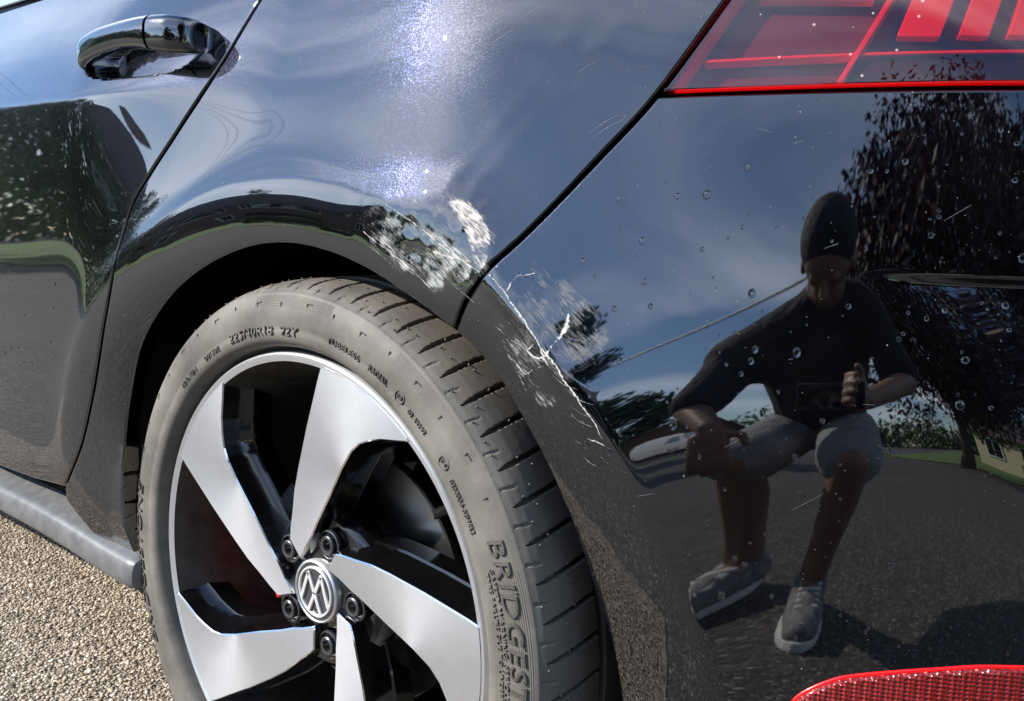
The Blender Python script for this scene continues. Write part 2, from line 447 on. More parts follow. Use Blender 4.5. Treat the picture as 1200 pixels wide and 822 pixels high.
def surf_mesh(name, poly, step=.008, rho=.0025, gap=.0018, flange=.018, off=0., fine=(), edge_attr=False, soft=False, bstep=.005):
    poly = resample([tuple(q) for q in poly], bstep)
    if area2(poly) < 0: poly = poly[::-1]
    if gap + rho > 0: poly = inset(poly, gap + rho)
    lo, hi = poly.min(0), poly.max(0)
    gx, gz = np.meshgrid(np.arange(lo[0], hi[0], step), np.arange(lo[1], hi[1], step * .9))
    gx[::2] += step / 2; P_ = np.stack([gx.ravel(), gz.ravel()], 1)
    for (a, b, c, d_, st) in fine:
        k = (P_[:, 0] > a) & (P_[:, 0] < b) & (P_[:, 1] > c) & (P_[:, 1] < d_); P_ = P_[~k]
        fx, fz = np.meshgrid(np.arange(a, b, st), np.arange(c, d_, st)); fx[::2] += st / 2
        P_ = np.vstack([P_, np.stack([fx.ravel(), fz.ravel()], 1)])
    P_ = P_[inside(P_, poly)]; dd = near_dist(P_, poly); P_ = P_[dd > min(.0028, step * .4)]
    nb = len(poly); A = np.vstack([poly, P_])
    vv, ee, ff, *_ = delaunay_2d_cdt([Vector(q) for q in A], [], [list(range(nb))], 1, 1e-7)
    V = np.array([(q.x, q.y) for q in vv]); F = [list(f) for f in ff]
    s_, z_ = V[:, 0], V[:, 1]
    N_ = nrm(s_, z_); X = S3(s_, z_) + N_ * off
    Nv = N_.copy(); nb0 = len(X)
    if flange > 0:
        # rolled edge
        bs = poly; bn = nrm(bs[:, 0], bs[:, 1]); bx = S3(bs[:, 0], bs[:, 1]) + bn * off
        tg = np.roll(bx, -1, 0) - np.roll(bx, 1, 0); tg /= np.linalg.norm(tg, axis=1, keepdims=True) + 1e-12
        o_ = np.cross(tg, bn); o_ /= np.linalg.norm(o_, axis=1, keepdims=True)
        rings = [(0, 0, 1, 0)] + [(rho * math.sin(a), rho * (1 - math.cos(a)), math.cos(a), math.sin(a)) for a in (R(30), R(60), R(90))] + [(rho, rho + flange, 0, 1)]
        b0 = len(X)
        for (a, b, cn, co) in rings:
            X = np.vstack([X, bx + o_ * a - bn * b]); Nv = np.vstack([Nv, bn * cn + o_ * co])
        n = len(bs); i = np.arange(n); j = (i + 1) % n
        for k in range(len(rings) - 1):
            F += np.stack([b0 + k * n + i, b0 + (k + 1) * n + i, b0 + (k + 1) * n + j, b0 + k * n + j], 1).tolist()
    me = np_mesh(name, X, F, True, Nv)
    if edge_attr:
        at = me.attributes.new('edge', 'FLOAT', 'POINT'); e = np.zeros(len(X)); e[:nb0] = near_dist(V, poly); at.data.foreach_set('value', e.astype(np.float32))
    return me

door_seam = cr([(-.105, 1.0), (-.144, .921), (-.184, .841), (-.226, .787), (-.271, .736), (-.298, .703), (-.315, .654), (-.328, .604), (-.354, .541), (-.386, .463), (-.411, .405), (-.438, .366), (-.463, .336)])
bump_seam = cr([(.478, 1.0), (.453, .962), (.393, .866), (.347, .796), (.306, .748), (.256, .691), (.223, .656), (.205, .631), (.192, .605)])
i_tl = min(range(len(bump_seam)), key=lambda i: abs(bump_seam[i][1] - .796))
arch_l = cr([(.192, .605), (.143, .629), (.093, .649), (.034, .663), (-.031, .668), (-.101, .659), (-.172, .633), (-.238, .591), (-.290, .537), (-.322, .474), (-.334, .414), (-.325, .338), (-.303, .268)])
arch_r = cr([(.366, .245), (.361, .290), (.355, .330), (.346, .372), (.331, .412), (.311, .461), (.288, .505), (.265, .538), (.234, .575), (.192, .605)])
dent_fine = [(-.40, .06, .56, .76, .005), (.06, .24, .62, .78, .003)]
quarter = link('quarter_panel', surf_mesh('quarter_panel', door_seam[::-1] + bump_seam + arch_l[1:] + [(-.40, .285), (-.462, .318)], .008, fine=dent_fine, flange=.022), car, M['paint'])
tag(quarter, 'black rear quarter panel with a buckled wheel arch')
door_bot = [(-.463, .336), (-.56, .326), (-.678, .320), (-1.30, .312)]
door = link('rear_door', surf_mesh('rear_door', door_seam + door_bot[1:] + [(-1.36, .45), (-1.38, .75), (-1.38, .992)], .012, fine=[(-.47, -.17, .842, .93, .0035), (-.62, -.20, .822, .842, .004)]), car, M['paint'])
link('front_door', surf_mesh('front_door', [(-1.38, .992), (-1.38, .75), (-1.36, .45), (-1.30, .312), (-2.2, .30), (-2.28, .5), (-2.30, .992)], .03, bstep=.015), car, M['paint'])
fw_arch = [(-2.62 + .352 * math.cos(a), ZC + .352 * math.sin(a)) for a in np.linspace(R(-8), R(188), 40)]
link('front_wing', surf_mesh('front_wing', [(-2.30, .992), (-2.28, .5), (-2.2, .30), (-2.26, .26)] + fw_arch[1:-1] + [(-3.0, .25), (-3.35, .28), (-3.42, .6), (-3.38, .78), (-2.9, .93)], .03, bstep=.015), car, M['paint'])
tl_bot = [(.347, .796), (.433, .7965), (.492, .797), (.551, .7975), (.61, .798), (.80, .80), (1.02, .802)]
bumper = link('rear_bumper', surf_mesh('rear_bumper', bump_seam[i_tl:][::-1] + tl_bot[1:] + [(2.2, .802), (2.2, .27), (1.0, .24), (.5, .235)] + arch_r[:-1], .008, fine=[(.20, .42, .50, .67, .003), (.34, .44, .34, .50, .004), (.44, .70, .63, .70, .003)], flange=.022), car, M['paint'])
tag(bumper, 'black rear bumper with white cracked scratches beside the wheel arch')
link('tailgate', surf_mesh('tailgate', [(1.03, .806), (2.2, .806), (2.2, 1.0), (1.03, 1.0)], .03, bstep=.015), car, M['paint'])
# dark inner body behind the panel gaps
inner = [(-3.3, .30), (-3.02, .30)] + [(-2.62 + .37 * math.cos(a), ZC + .37 * math.sin(a)) for a in np.linspace(R(180), R(0), 24)] + [(-2.2, .30), (-.42, .30), (-.40, .32)] + [(.37 * math.cos(a) + .005, ZC + .37 * math.sin(a)) for a in np.linspace(R(176), R(4), 40)] + [(.40, .26), (2.2, .26), (2.2, .985), (-2.7, .985), (-3.3, .7)]
link('inner_body', surf_mesh('inner_body', inner, .03, rho=0, gap=0, flange=0, off=-.032, bstep=.015), car, M['dark'])
b = MB(); b.box((-1.4, 1.0, .60), (3.9, 1.42, .66)); b.build('light_block_box', M['dark'], car)  # solid black box added inside the car to block light
# wheel arch liner
b = MB()
b.lathe([(.050, .358), (.07, .364), (.28, .366), (.285, .05)], 64, a0=R(-25), a1=R(205), loc=(.004, 0, ZC))
b.build('wheel_arch_liner', M['liner'], car, smooth=True, angle=40)

# side skirt
sk = [(.035, .3065), (-.016, .2930), (-.0205, .2910), (-.0235, .2870), (-.0255, .280), (-.0265, .266), (-.0250, .2605), (-.0210, .2570), (.02, .2515), (.06, .251)]
b = MB(); v = []; f = []
xs = [-2.24, -1.6, -1.2, -.9, -.7, -.55, -.45, -.40, -.37, -.345, -.325, -.305, -.296, -.290, -.287]
for i, x in enumerate(xs):
    k = min(1, (-.287 - x) / .012); k = math.sqrt(max(0, 1 - (1 - k) ** 2)) if k < 1 else 1
    dz = -.010 * float(sm(-.55, -.30, x))
    for (y, z) in sk: v.append((x, .06 + (y - .06) * (.90 + .10 * k), .275 + (z - .275) * (.80 + .20 * k) + dz))
q = len(sk)
for i in range(len(xs) - 1):
    for k in range(q - 1): f.append((i * q + k, (i + 1) * q + k, (i + 1) * q + k + 1, i * q + k + 1))
f.append(tuple((len(xs) - 1) * q + k for k in range(q)))
b.add(v, f)
M['skirt'] = plain('satin_skirt', (.125, .127, .130), .40, var=.2, scale=60)
tag(b.build('side_skirt', M['skirt'], car, smooth=True, angle=35), 'satin grey side skirt below the door')

# door handle
hs = [(-.446, .874, .026, .008, .008), (-.437, .878, .013, .0130, .011), (-.412, .8845, .004, .0155, .012), (-.365, .8895, .000, .0155, .0125), (-.315, .8910, -.002, .0150, .0125), (-.275, .8895, -.003, .0165, .013), (-.244, .8860, -.002, .0190, .0135), (-.218, .8835, .003, .0200, .0135), (-.202, .882, .012, .0185, .013), (-.197, .881, .022, .0155, .012), (-.200, .880, .040, .013, .011)]
hp = np.array(hs); t0 = np.linspace(0, 1, len(hs)); t1 = np.linspace(0, 1, 61)
hp = np.stack([np.interp(t1, t0, hp[:, k]) for k in range(5)], 1)
for _ in range(3): hp[1:-1] = (hp[:-2] + 2 * hp[1:-1] + hp[2:]) / 4
def handle_part(i0, i1):
    b = MB(); v = []; f = []; n = 20
    for r_ in hp[i0:i1]:
        y0 = r_[2]
        for k in range(n):
            a = 2 * math.pi * k / n; ca, sa = math.cos(a), math.sin(a)
            v.append((r_[0], y0 - r_[4] * math.copysign(abs(ca) ** .75, ca), r_[1] + r_[3] * math.copysign(abs(sa) ** .75, sa)))
    m_ = i1 - i0
    for i in range(m_ - 1):
        for k in range(n): f.append((i * n + k, i * n + (k + 1) % n, (i + 1) * n + (k + 1) % n, (i + 1) * n + k))
    f += [tuple(range(n)), tuple((m_ - 1) * n + k for k in range(n))]
    return b.add(v, f)
M['handle'] = paint_mat('handle_paint', .3)
handle_part(0, 36).build('door_handle', M['handle'], door, smooth=True, angle=60)
handle_part(36, 61).build('lock_cover', M['handle'], door, smooth=True, angle=60)
# window trim and greenhouse (mostly outside the picture)
tr = surf_mesh('window_trim', [(-.62, .998), (-.70, 1.0), (-1.3, 1.004), (-2.2, 1.0), (-2.2, 1.014), (-1.3, 1.020), (-.70, 1.016)], .012, rho=.002, gap=.0, flange=.012, off=.004)
link('window_trim', tr, car, M['chrome'])
gh = MB(); gh.add([(-2.35, .13, .985), (.50, .16, .985), (.50, 1.64, .985), (-2.35, 1.67, .985), (-1.45, .30, 1.44), (.22, .32, 1.43), (.22, 1.48, 1.43), (-1.45, 1.50, 1.44)], [(0, 3, 2, 1), (4, 5, 6, 7), (0, 1, 5, 4), (1, 2, 6, 5), (2, 3, 7, 6), (3, 0, 4, 7)])
gh.build('cabin', M['paint'], car, smooth=True, bevel=.05, seg=4)
gl = MB(); gl.add([(-2.0, .14, 1.03), (-.45, .145, 1.03), (-.52, .255, 1.33), (-1.45, .26, 1.36)], [(0, 1, 2, 3)]); gl.build('side_window', M['glass_dark'], car)
gl = MB(); gl.add([(.505, .35, 1.05), (.505, 1.45, 1.05), (.29, 1.35, 1.38), (.29, .45, 1.38)], [(0, 1, 2, 3)]); gl.build('rear_window', M['glass_dark'], car)
bn = MB(); bn.add([(-3.4, .25, .70), (-2.1, .10, .97), (-2.1, 1.70, .97), (-3.4, 1.55, .70), (-3.45, .25, .3), (-2.1, .12, .3), (-2.1, 1.70, .3), (-3.45, 1.55, .3)], [(0, 1, 2, 3), (0, 4, 5, 1), (1, 5, 6, 2), (2, 6, 7, 3), (3, 7, 4, 0), (4, 7, 6, 5)])
bn.build('bonnet', M['paint'], car, smooth=True, bevel=.04, seg=3)
fs = MB(); fs.add([(-3.35, 1.76, .25), (.60, 1.76, .25), (.60, 1.72, .99), (-3.35, 1.72, .85)], [(0, 1, 2, 3)]); fs.build('far_side', M['paint'], car)

# ---------------- tail light
def red_lens():
    t = NT('red_lens'); g = t.n('ShaderNodeBsdfGlossy', {'Color': (1, 1, 1), 'Roughness': .02})
    tr_ = t.n('ShaderNodeBsdfTransparent', {'Color': (.72, .24, .26)})
    fr = t.n('ShaderNodeFresnel', {'IOR': t.rng(t.n('ShaderNodeNewGeometry').outputs['Backfacing'], 0, 1, 1.5, 1 / 1.5)}).outputs[0]
    mx = t.n('ShaderNodeMixShader', {0: t.math('ADD', fr, .05), 1: tr_.outputs[0], 2: g.outputs[0]})
    sp = t.n('ShaderNodeTexVoronoi', {'Vector': t.obj(), 'Scale': 110.0}); r1 = t.n('ShaderNodeSeparateColor', {0: sp.outputs['Color']})
    k = t.math('MULTIPLY', t.math('LESS_THAN', sp.outputs['Distance'], t.rng(r1.outputs[0], .55, 1, 0, .13)), .5)
    df = t.n('ShaderNodeBsdfDiffuse', {'Color': (.7, .6, .6)})
    return t.done(t.n('ShaderNodeMixShader', {0: k, 1: mx.outputs[0], 2: df.outputs[0]}))
M['red_lens'] = red_lens()
M['lamp_red'] = plain('lamp_red', (.88, .008, .010), .25, coat=.6, var=.05)
M['lamp_pink'] = plain('lamp_smoke', (.115, .060, .072), .3, var=.06, scale=8)
M['lamp_dark'] = plain('lamp_dark', (.012, .010, .012), .15, coat=1)
tl = empty('tail_light', (0, 0, 0), parent=car)
tl_poly = bump_seam[:i_tl + 1][::-1] + [(1.02, 1.0), (1.02, .802)] + tl_bot[::-1][1:-1]
link('lens', surf_mesh('lens', [(max(a, 0), min(b_, .985)) for a, b_ in tl_poly], .008, rho=.002, gap=.0022, flange=.010), tl, M['red_lens'])
link('housing', surf_mesh('housing', [(.352, .799), (.44, .980), (1.01, .980), (1.01, .803)], .012, rho=0, gap=0, flange=0, off=-.024), tl, M['lamp_pink'])
def strip(name, poly, off, mat, fl=.006, lab=None):
    o = link(name, surf_mesh(name, poly, .006, rho=.0008, gap=0, flange=fl, off=off, bstep=.004), tl, mat); return o
strip('edge_light_guide', [(.352, .799), (.62, .8015), (1.0, .805), (1.0, .808), (.62, .8055), (.3585, .8025)], -.008, M['lamp_red'], .014)
strip('edge_light_guide', [(.352, .799), (.3595, .8035), (.452, .962), (.446, .962)], -.008, M['lamp_red'], .014)
strip('light_guide', [(.376, .8240), (.49, .8255), (.62, .8265), (1.0, .830), (1.0, .8325), (.62, .829), (.49, .8280), (.379, .8265)], -.012, M['lamp_red'], .010)
strip('light_guide', [(.413, .873), (.502, .868), (.508, .885), (.424, .888)], -.012, M['lamp_red'], .010)
strip('divider', [(.480, .806), (.4845, .806), (.522, .875), (.517, .875)], -.010, M['lamp_red'], .012)
for (a, c) in ((.517, .556), (.5625, .592), (.599, .64), (.648, .70)):
    strip('lamp_segment', [(a + .004, .840), (c - .003, .839), (c + .021, .905), (a + .028, .905)], -.014, M['lamp_red'], .008)
strip('segment_bezel', [(.515, .8335), (.98, .8345), (.98, .955), (.556, .955)], -.021, M['lamp_dark'], .002)
strip('smoked_panel', [(.490, .8075), (1.0, .8095), (1.0, .8235), (.62, .8225), (.505, .8215)], -.013, M['lamp_dark'], .008)

# ---------------- rear reflector
def reflector_mat():
    t = NT('reflector_red'); o = t.obj()
    v = t.n('ShaderNodeTexVoronoi', {'Vector': o, 'Scale': 330.0, 'Randomness': .12}, feature='F1')
    c = t.mix(t.rng(v.outputs['Distance'], .1, .55), (.42, .02, .014), (.16, .003, .003))
    return t.done(t.bsdf(Base_Color=c, Roughness=.22, Coat_Weight=1.0, Coat_Roughness=.03, Normal=t.bump(v.outputs['Distance'], .8, .003)))
rf = cr([(.478, .362), (.486, .375), (.502, .3875), (.523, .397), (.575, .4095), (.627, .4165), (.80, .424), (.92, .426)], 5) + [(.93, .36), (.60, .345), (.50, .343)]
rfo = link('reflector', surf_mesh('reflector', rf, .006, rho=.003, gap=.004, flange=.008, off=.004, bstep=.004), bumper, reflector_mat())
link('reflector_frame', surf_mesh('reflector_frame', rf, .008, rho=.0012, gap=.002, flange=.006, off=.0012, bstep=.004), bumper, M['lamp_red'])

# ---------------- damage: exposed plastic, smeared paint and scratches
def scuff_mat(name, col, dens, scale=300, stretch=(1, 1, 1), rough=.8, alpha=1.0):
    t = NT(name); o = t.obj()
    vr = t.n('ShaderNodeVectorRotate', {'Vector': o, 'Angle': R(-36)}, rotation_type='Y_AXIS').outputs[0]
    vec = t.n('ShaderNodeVectorMath', {0: vr, 1: stretch}, operation='MULTIPLY').outputs[0]
    e = t.n('ShaderNodeAttribute', attribute_name='edge').outputs['Fac']
    nz = t.noise(vec, scale, 6, .65); n2 = t.noise(o, 45, 3)
    h = t.math('ADD', nz, t.math('MULTIPLY', t.math('SUBTRACT', n2, .5), 1.1))
    a = t.math('MULTIPLY', t.rng(t.math('ADD', h, t.rng(e, 0, .004, -.35, dens)), .46, .70), alpha)
    c = t.mix(t.rng(nz, .35, .65), [k * .75 for k in col], col)
    d = t.bsdf(Base_Color=c, Roughness=rough, Normal=t.bump(nz, .5, .001))
    return t.done(t.n('ShaderNodeMixShader', {0: a, 1: t.n('ShaderNodeBsdfTransparent').outputs[0], 2: d.outputs[0]}))
M['scuff_white'] = scuff_mat('scuff_white', (.60, .56, .54), .10, 12, (10, 30, 70), alpha=.95)
M['scuff_line'] = scuff_mat('scuff_line', (.55, .55, .54), .22, 420)
M['scuff_fine'] = scuff_mat('scuff_fine', (.30, .30, .31), .75, 500)
M['scuff_grey'] = scuff_mat('scuff_grey', (.30, .305, .31), -.05, 10, (9, 30, 80), alpha=.40)
M['scuff_brush'] = scuff_mat('scuff_brush', (.42, .43, .43), .0, 11, (9, 30, 90), alpha=.95)
M['scuff_brush2'] = scuff_mat('scuff_brush2', (.36, .37, .38), -.05, 11, (9, 30, 90), alpha=.8)
def scuff(poly, mat, parent, off=.0005, name='scuff'):
    return link(name, surf_mesh(name, poly, .003, rho=0, gap=0, flange=0, off=off, edge_attr=True, bstep=.0025), parent, M[mat])
def scratch(pts, w, mat, parent, off=.0007, n=6):
    c = np.array(cr(pts, n)); k = len(c)
    c = c + rng.normal(0, min(.0003, .08 * max(w)), c.shape)
    t = np.gradient(c, axis=0); t /= np.linalg.norm(t, axis=1, keepdims=True); nl = np.stack([-t[:, 1], t[:, 0]], 1)
    ww = np.interp(np.linspace(0, 1, k), np.linspace(0, 1, len(w)), w)[:, None] * rng.uniform(.75, 1.2, (k, 1)) / 2
    rows = [c + nl * ww, c, c - nl * ww]; V = np.vstack(rows); s_, z_ = V[:, 0], V[:, 1]
    X = S3(s_, z_) + nrm(s_, z_) * off; i = np.arange(k - 1); F = []
    for r_ in range(2): F += np.stack([r_ * k + i, (r_ + 1) * k + i, (r_ + 1) * k + i + 1, r_ * k + i + 1], 1).tolist()
    me = np_mesh('scratch', X, F, True, nrm(s_, z_))
    at = me.attributes.new('edge', 'FLOAT', 'POINT'); e = np.zeros(3 * k); e[k:2 * k] = .004; at.data.foreach_set('value', e.astype(np.float32))
    return link('scratch', me, parent, M[mat])
# quarter panel
scuff(cr([(.172, .716), (.196, .714), (.214, .703), (.226, .686), (.228, .668), (.221, .655), (.211, .660), (.202, .680), (.190, .696)], 3), 'scuff_white', quarter)
scuff(cr([(.155, .716), (.19, .718), (.222, .704), (.232, .680), (.229, .662), (.214, .655), (.19, .690), (.165, .704)], 3), 'scuff_grey', quarter, .0003)
scuff(cr([(.085, .690), (.11, .700), (.15, .695), (.19, .680), (.214, .664), (.205, .645), (.17, .638), (.13, .655)], 3), 'scuff_brush', quarter, .0004)
scuff(cr([(.10, .712), (.13, .718), (.165, .712), (.185, .700), (.16, .695), (.12, .700)], 3), 'scuff_brush2', quarter, .0003)
scuff(cr([(.075, .700), (.11, .716), (.16, .722), (.21, .712), (.232, .685), (.228, .655), (.19, .634), (.14, .642), (.10, .665)], 3), 'scuff_grey', quarter, .0002)
scratch([(.115, .708), (.15, .692), (.185, .672), (.219, .656)], [.0015, .002, .0025, .003], 'scuff_line', quarter)
scratch([(.088, .684), (.12, .668), (.15, .652), (.168, .640)], [.002, .006, .005, .002], 'scuff_white', quarter)
scratch([(.15, .676), (.18, .668), (.212, .664)], [.002, .006, .003], 'scuff_white', quarter)
for i in range(18):
    a = rng.uniform(.09, .20); z0 = .705 - (a - .09) * .28 - rng.uniform(0, .035); L = rng.uniform(.01, .035)
    scratch([(a, z0), (a + L * .5, z0 - L * .22), (a + L, z0 - L * .5)], [.0002, rng.uniform(.0004, .0009), .0002], 'scuff_line', quarter, .0006, 4)
for i in range(14):
    a = rng.uniform(.02, .30); z0 = rng.uniform(.76, .90); L = rng.uniform(.008, .03)
    scratch([(a, z0), (a + L * .5, z0 + L * .35), (a + L, z0 + L * .6)], [.00015, .0003, .00015], 'scuff_fine', quarter, .0004, 3)
# bumper
scratch([(.229, .655), (.246, .641), (.266, .621), (.285, .601), (.290, .597)], [.0035, .003, .003, .0035, .004], 'scuff_line', bumper)
scratch([(.290, .597), (.299, .588), (.307, .577), (.314, .571), (.321, .562), (.331, .552), (.342, .535)], [.004, .003, .003, .0025, .002, .0015, .001], 'scuff_line', bumper)
scratch([(.288, .597), (.293, .606), (.2985, .615), (.301, .624), (.3005, .629)], [.004, .0065, .0075, .006, .003], 'scuff_line', bumper)
scratch([(.246, .641), (.250, .650), (.254, .655), (.262, .656), (.268, .658)], [.003, .005, .006, .003, .001], 'scuff_line', bumper)
scratch([(.282, .604), (.286, .595), (.290, .590)], [.002, .004, .002], 'scuff_line', bumper)
scratch([(.276, .604), (.270, .598), (.280, .594), (.289, .597)], [.001, .002, .002, .002], 'scuff_line', bumper)
scuff(cr([(.236, .662), (.248, .668), (.266, .662), (.274, .650), (.266, .642), (.252, .646)], 3), 'scuff_grey', bumper)
scuff(cr([(.279, .644), (.292, .652), (.303, .645), (.318, .636), (.330, .618), (.322, .604), (.308, .612), (.300, .630), (.288, .630)], 3), 'scuff_grey', bumper)
scuff(cr([(.300, .612), (.318, .610), (.326, .604), (.315, .600), (.300, .603)], 3), 'scuff_grey', bumper, .0004)
scuff(cr([(.232, .655), (.25, .672), (.29, .658), (.33, .630), (.335, .600), (.31, .575), (.27, .60), (.24, .63)], 3), 'scuff_grey', bumper, .0002)
scratch([(.238, .614), (.246, .609), (.252, .602), (.260, .598)], [.001, .004, .003, .001], 'scuff_white', bumper)
scratch([(.234, .597), (.246, .594), (.258, .588), (.268, .580), (.274, .583), (.286, .588)], [.001, .003, .002, .004, .002, .001], 'scuff_white', bumper)
scratch([(.262, .578), (.266, .572), (.270, .566)], [.001, .003, .001], 'scuff_white', bumper)
scratch([(.327, .538), (.336, .537), (.347, .533)], [.001, .0022, .0006], 'scuff_line', bumper)
scuff(cr([(.235, .625), (.26, .612), (.29, .585), (.30, .560), (.28, .555), (.262, .575), (.24, .596)], 3), 'scuff_brush2', bumper, .0003)
for i in range(18):
    a = rng.uniform(.23, .34); z0 = .64 - (a - .23) * .9 - rng.uniform(-.005, .035); L = rng.uniform(.006, .022)
    scratch([(a, z0), (a + L * .5, z0 - L * .3), (a + L, z0 - L * .4)], [.0002, rng.uniform(.0003, .0007), .0002], 'scuff_line', bumper, .0006, 4)
for i in range(8):
    a = rng.uniform(.36, .60); z0 = rng.uniform(.50, .78); L = rng.uniform(.006, .02); dz = rng.uniform(-.6, .9)
    scratch([(a, z0), (a + L * .5, z0 + L * dz * .5), (a + L, z0 + L * dz)], [.00015, .00025, .00015], 'scuff_fine', bumper, .0004, 3)
# water drops and dried spots
def drops(name, n, srange, zrange, parent, keep, rmin=.0012, rmax=.0027):
    V = []; F = []; N = 10
    while n > 0:
        s_ = rng.uniform(*srange); z_ = rng.uniform(*zrange)
        if not keep(s_, z_): continue
        n -= 1; r_ = rng.uniform(rmin, rmax) * rng.choice([1.25, .9, .5, .35], p=[.1, .2, .35, .35])
        sa = np.array([s_]); za = np.array([z_]); p = S3(sa, za)[0]; nn = Vector(nrm(sa, za)[0]); t1_ = nn.orthogonal().normalized(); t2 = nn.cross(t1_)
        b0 = len(V); sq = rng.uniform(.9, 1.6)
        for (rr, hh) in ((1, -.06), (.93, .16), (.70, .34), (.38, .44)):
            for k in range(N):
                a = 2 * math.pi * k / N
                q = t1_ * (math.cos(a) * rr * r_) + t2 * (math.sin(a) * rr * r_)
                q.z *= sq
                V.append(Vector(p) + q + nn * (hh * r_))
        V.append(Vector(p) + nn * (.47 * r_))
        for i in range(3):
            for k in range(N): F.append((b0 + i * N + k, b0 + i * N + (k + 1) % N, b0 + (i + 1) * N + (k + 1) % N, b0 + (i + 1) * N + k))
        for k in range(N): F.append((b0 + 3 * N + k, b0 + 3 * N + (k + 1) % N, b0 + 4 * N))
    me = np_mesh(name, np.array([tuple(v) for v in V]), F, True)
    o = link(name, me, parent, M['water']); o['kind'] = 'stuff'; return o
t = NT('water_drop'); M['water'] = t.done(t.bsdf(Base_Color=(1, 1, 1), Roughness=.02, IOR=1.34, Transmission_Weight=1.0))
arch_ok = lambda s_, z_: math.hypot(s_, z_ - ZC) > .37
drops('water_drops', 330, (.22, .68), (.38, .79), bumper, lambda s_, z_: arch_ok(s_, z_) and s_ > .20 + (z_ - .606) * .76 + .02)
drops('water_drops', 120, (-.9, -.36), (.40, .82), door, lambda s_, z_: s_ < -.36 - (.6 - z_) * .3, .001, .002)

# ---------------- wheel
def rubber_mat():
    t = NT('tyre_rubber'); o = t.obj()
    n1 = t.noise(o, 14, 6, .6); n2 = t.noise(o, 160, 5, .6)
    c = t.mix(t.rng(n1, .32, .68), (.080, .076, .070), (.185, .173, .152))
    c = t.mix(t.rng(n2, .55, .8, 0, .45), c, (.21, .19, .155))
    s_ = t.n('ShaderNodeSeparateXYZ', {0: o}); rr = t.math('SQRT', t.math('ADD', t.math('MULTIPLY', s_.outputs[0], s_.outputs[0]), t.math('MULTIPLY', s_.outputs[2], s_.outputs[2])))
    rib = t.math('SINE', t.math('MULTIPLY', rr, 2 * math.pi / .0016)); ang = t.math('ARCTAN2', s_.outputs[2], s_.outputs[0])
    ban = t.math('MULTIPLY', t.rng(rr, .2905, .2912), t.rng(rr, .3030, .3024)); pat = t.math('GREATER_THAN', t.math('SINE', t.math('MULTIPLY', ang, 9.0)), -.2)
    ribh = t.math('MULTIPLY', rib, t.math('MULTIPLY', ban, pat))
    nb = t.bump(ribh, .5, .0004, t.bump(n2, .25, .0008))
    tread = t.rng(rr, .306, .314); c = t.mix(t.math('MULTIPLY', tread, t.rng(n1, .35, .65, .15, .6)), c, (.15, .125, .095))
    return t.done(t.bsdf(Base_Color=c, Roughness=.62, Specular_IOR_Level=.35, Normal=nb))
M['rubber'] = rubber_mat()
wheel = empty('wheel', (0, 0, ZC), parent=car)
prof = np.array([(.030, .228), (.016, .2440), (.0120, .2485), (.0060, .2510), (-.0020, .2532), (-.0085, .2565), (-.0110, .2615), (-.0118, .2680), (-.0108, .2705), (-.0112, .2730), (-.0122, .2800), (-.0118, .2880), (-.0102, .2945), (-.0080, .3000), (-.0052, .3045), (-.0046, .3052), (-.0030, .3062), (.0010, .3092), (.0080, .3126), (.0180, .3154), (.0300, .3170), (.0450, .3180), (.060, .3184), (.0605, .3120), (.0695, .3120), (.070, .3185), (.105, .3187), (.1055, .3120), (.1145, .3120), (.115, .3187), (.150, .3184), (.170, .3178), (.190, .3162), (.205, .3130), (.216, .305), (.220, .29), (.216, .262), (.205, .245), (.19, .23)])
# refine the shoulder
pp = []
for i in range(len(prof) - 1):
    k = 5 if 13 <= i <= 21 else 1
    for j in range(k): pp.append(prof[i] + (prof[i + 1] - prof[i]) * j / k)
pp = np.array(pp + [prof[-1]])
def y_side(r): return np.interp(r, prof[2:16, 1], prof[2:16, 0])
NT_ = 1860
th = np.arange(NT_) * 2 * np.pi / NT_
TH, J = np.meshgrid(th, np.arange(len(pp)), indexing='ij'); AX = pp[J, 0]; RR = pp[J, 1].copy()
front = (J < int(np.argmax((pp[:, 0] > .0601) & (pp[:, 1] > .3)))) & (pp[J, 1] > .29)
sk_ = -AX * .9
ph = ((TH * 62 / (2 * np.pi) + sk_ * 5 + .35) % 1) - .5
dist = np.abs(ph) * 2 * np.pi * .316 / 62
hw = .0020 * sm(-.002, .014, AX)
g1 = sm(1.25, .7, dist / np.maximum(hw, 1e-5)) * (AX > -.004) * front
ph2 = ((TH * 62 / (2 * np.pi) + sk_ * 5 + .85) % 1) - .5
d2 = np.abs(ph2 + (AX - .004) * 9) * 2 * np.pi * .316 / 62
g2 = sm(.0016, .0008, d2) * (AX > -.003) * (AX < .010) * front
RR -= .0065 * g1 + .0012 * g2
rib = (np.abs(RR - .2560) < .02)
X = np.stack([RR * np.cos(TH), AX, RR * np.sin(TH)], -1).reshape(-1, 3)
k = len(pp); I = np.arange(NT_)[:, None]; Jq = np.arange(k - 1)[None]; I2 = (I + 1) % NT_
Fq = np.stack([I * k + Jq, I * k + Jq + 1, I2 * k + Jq + 1, I2 * k + Jq], -1).reshape(-1, 4)
me = np_mesh('tyre', X, Fq, True); me.set_sharp_from_angle(angle=R(38))
link('tyre', me, wheel, M['rubber'])
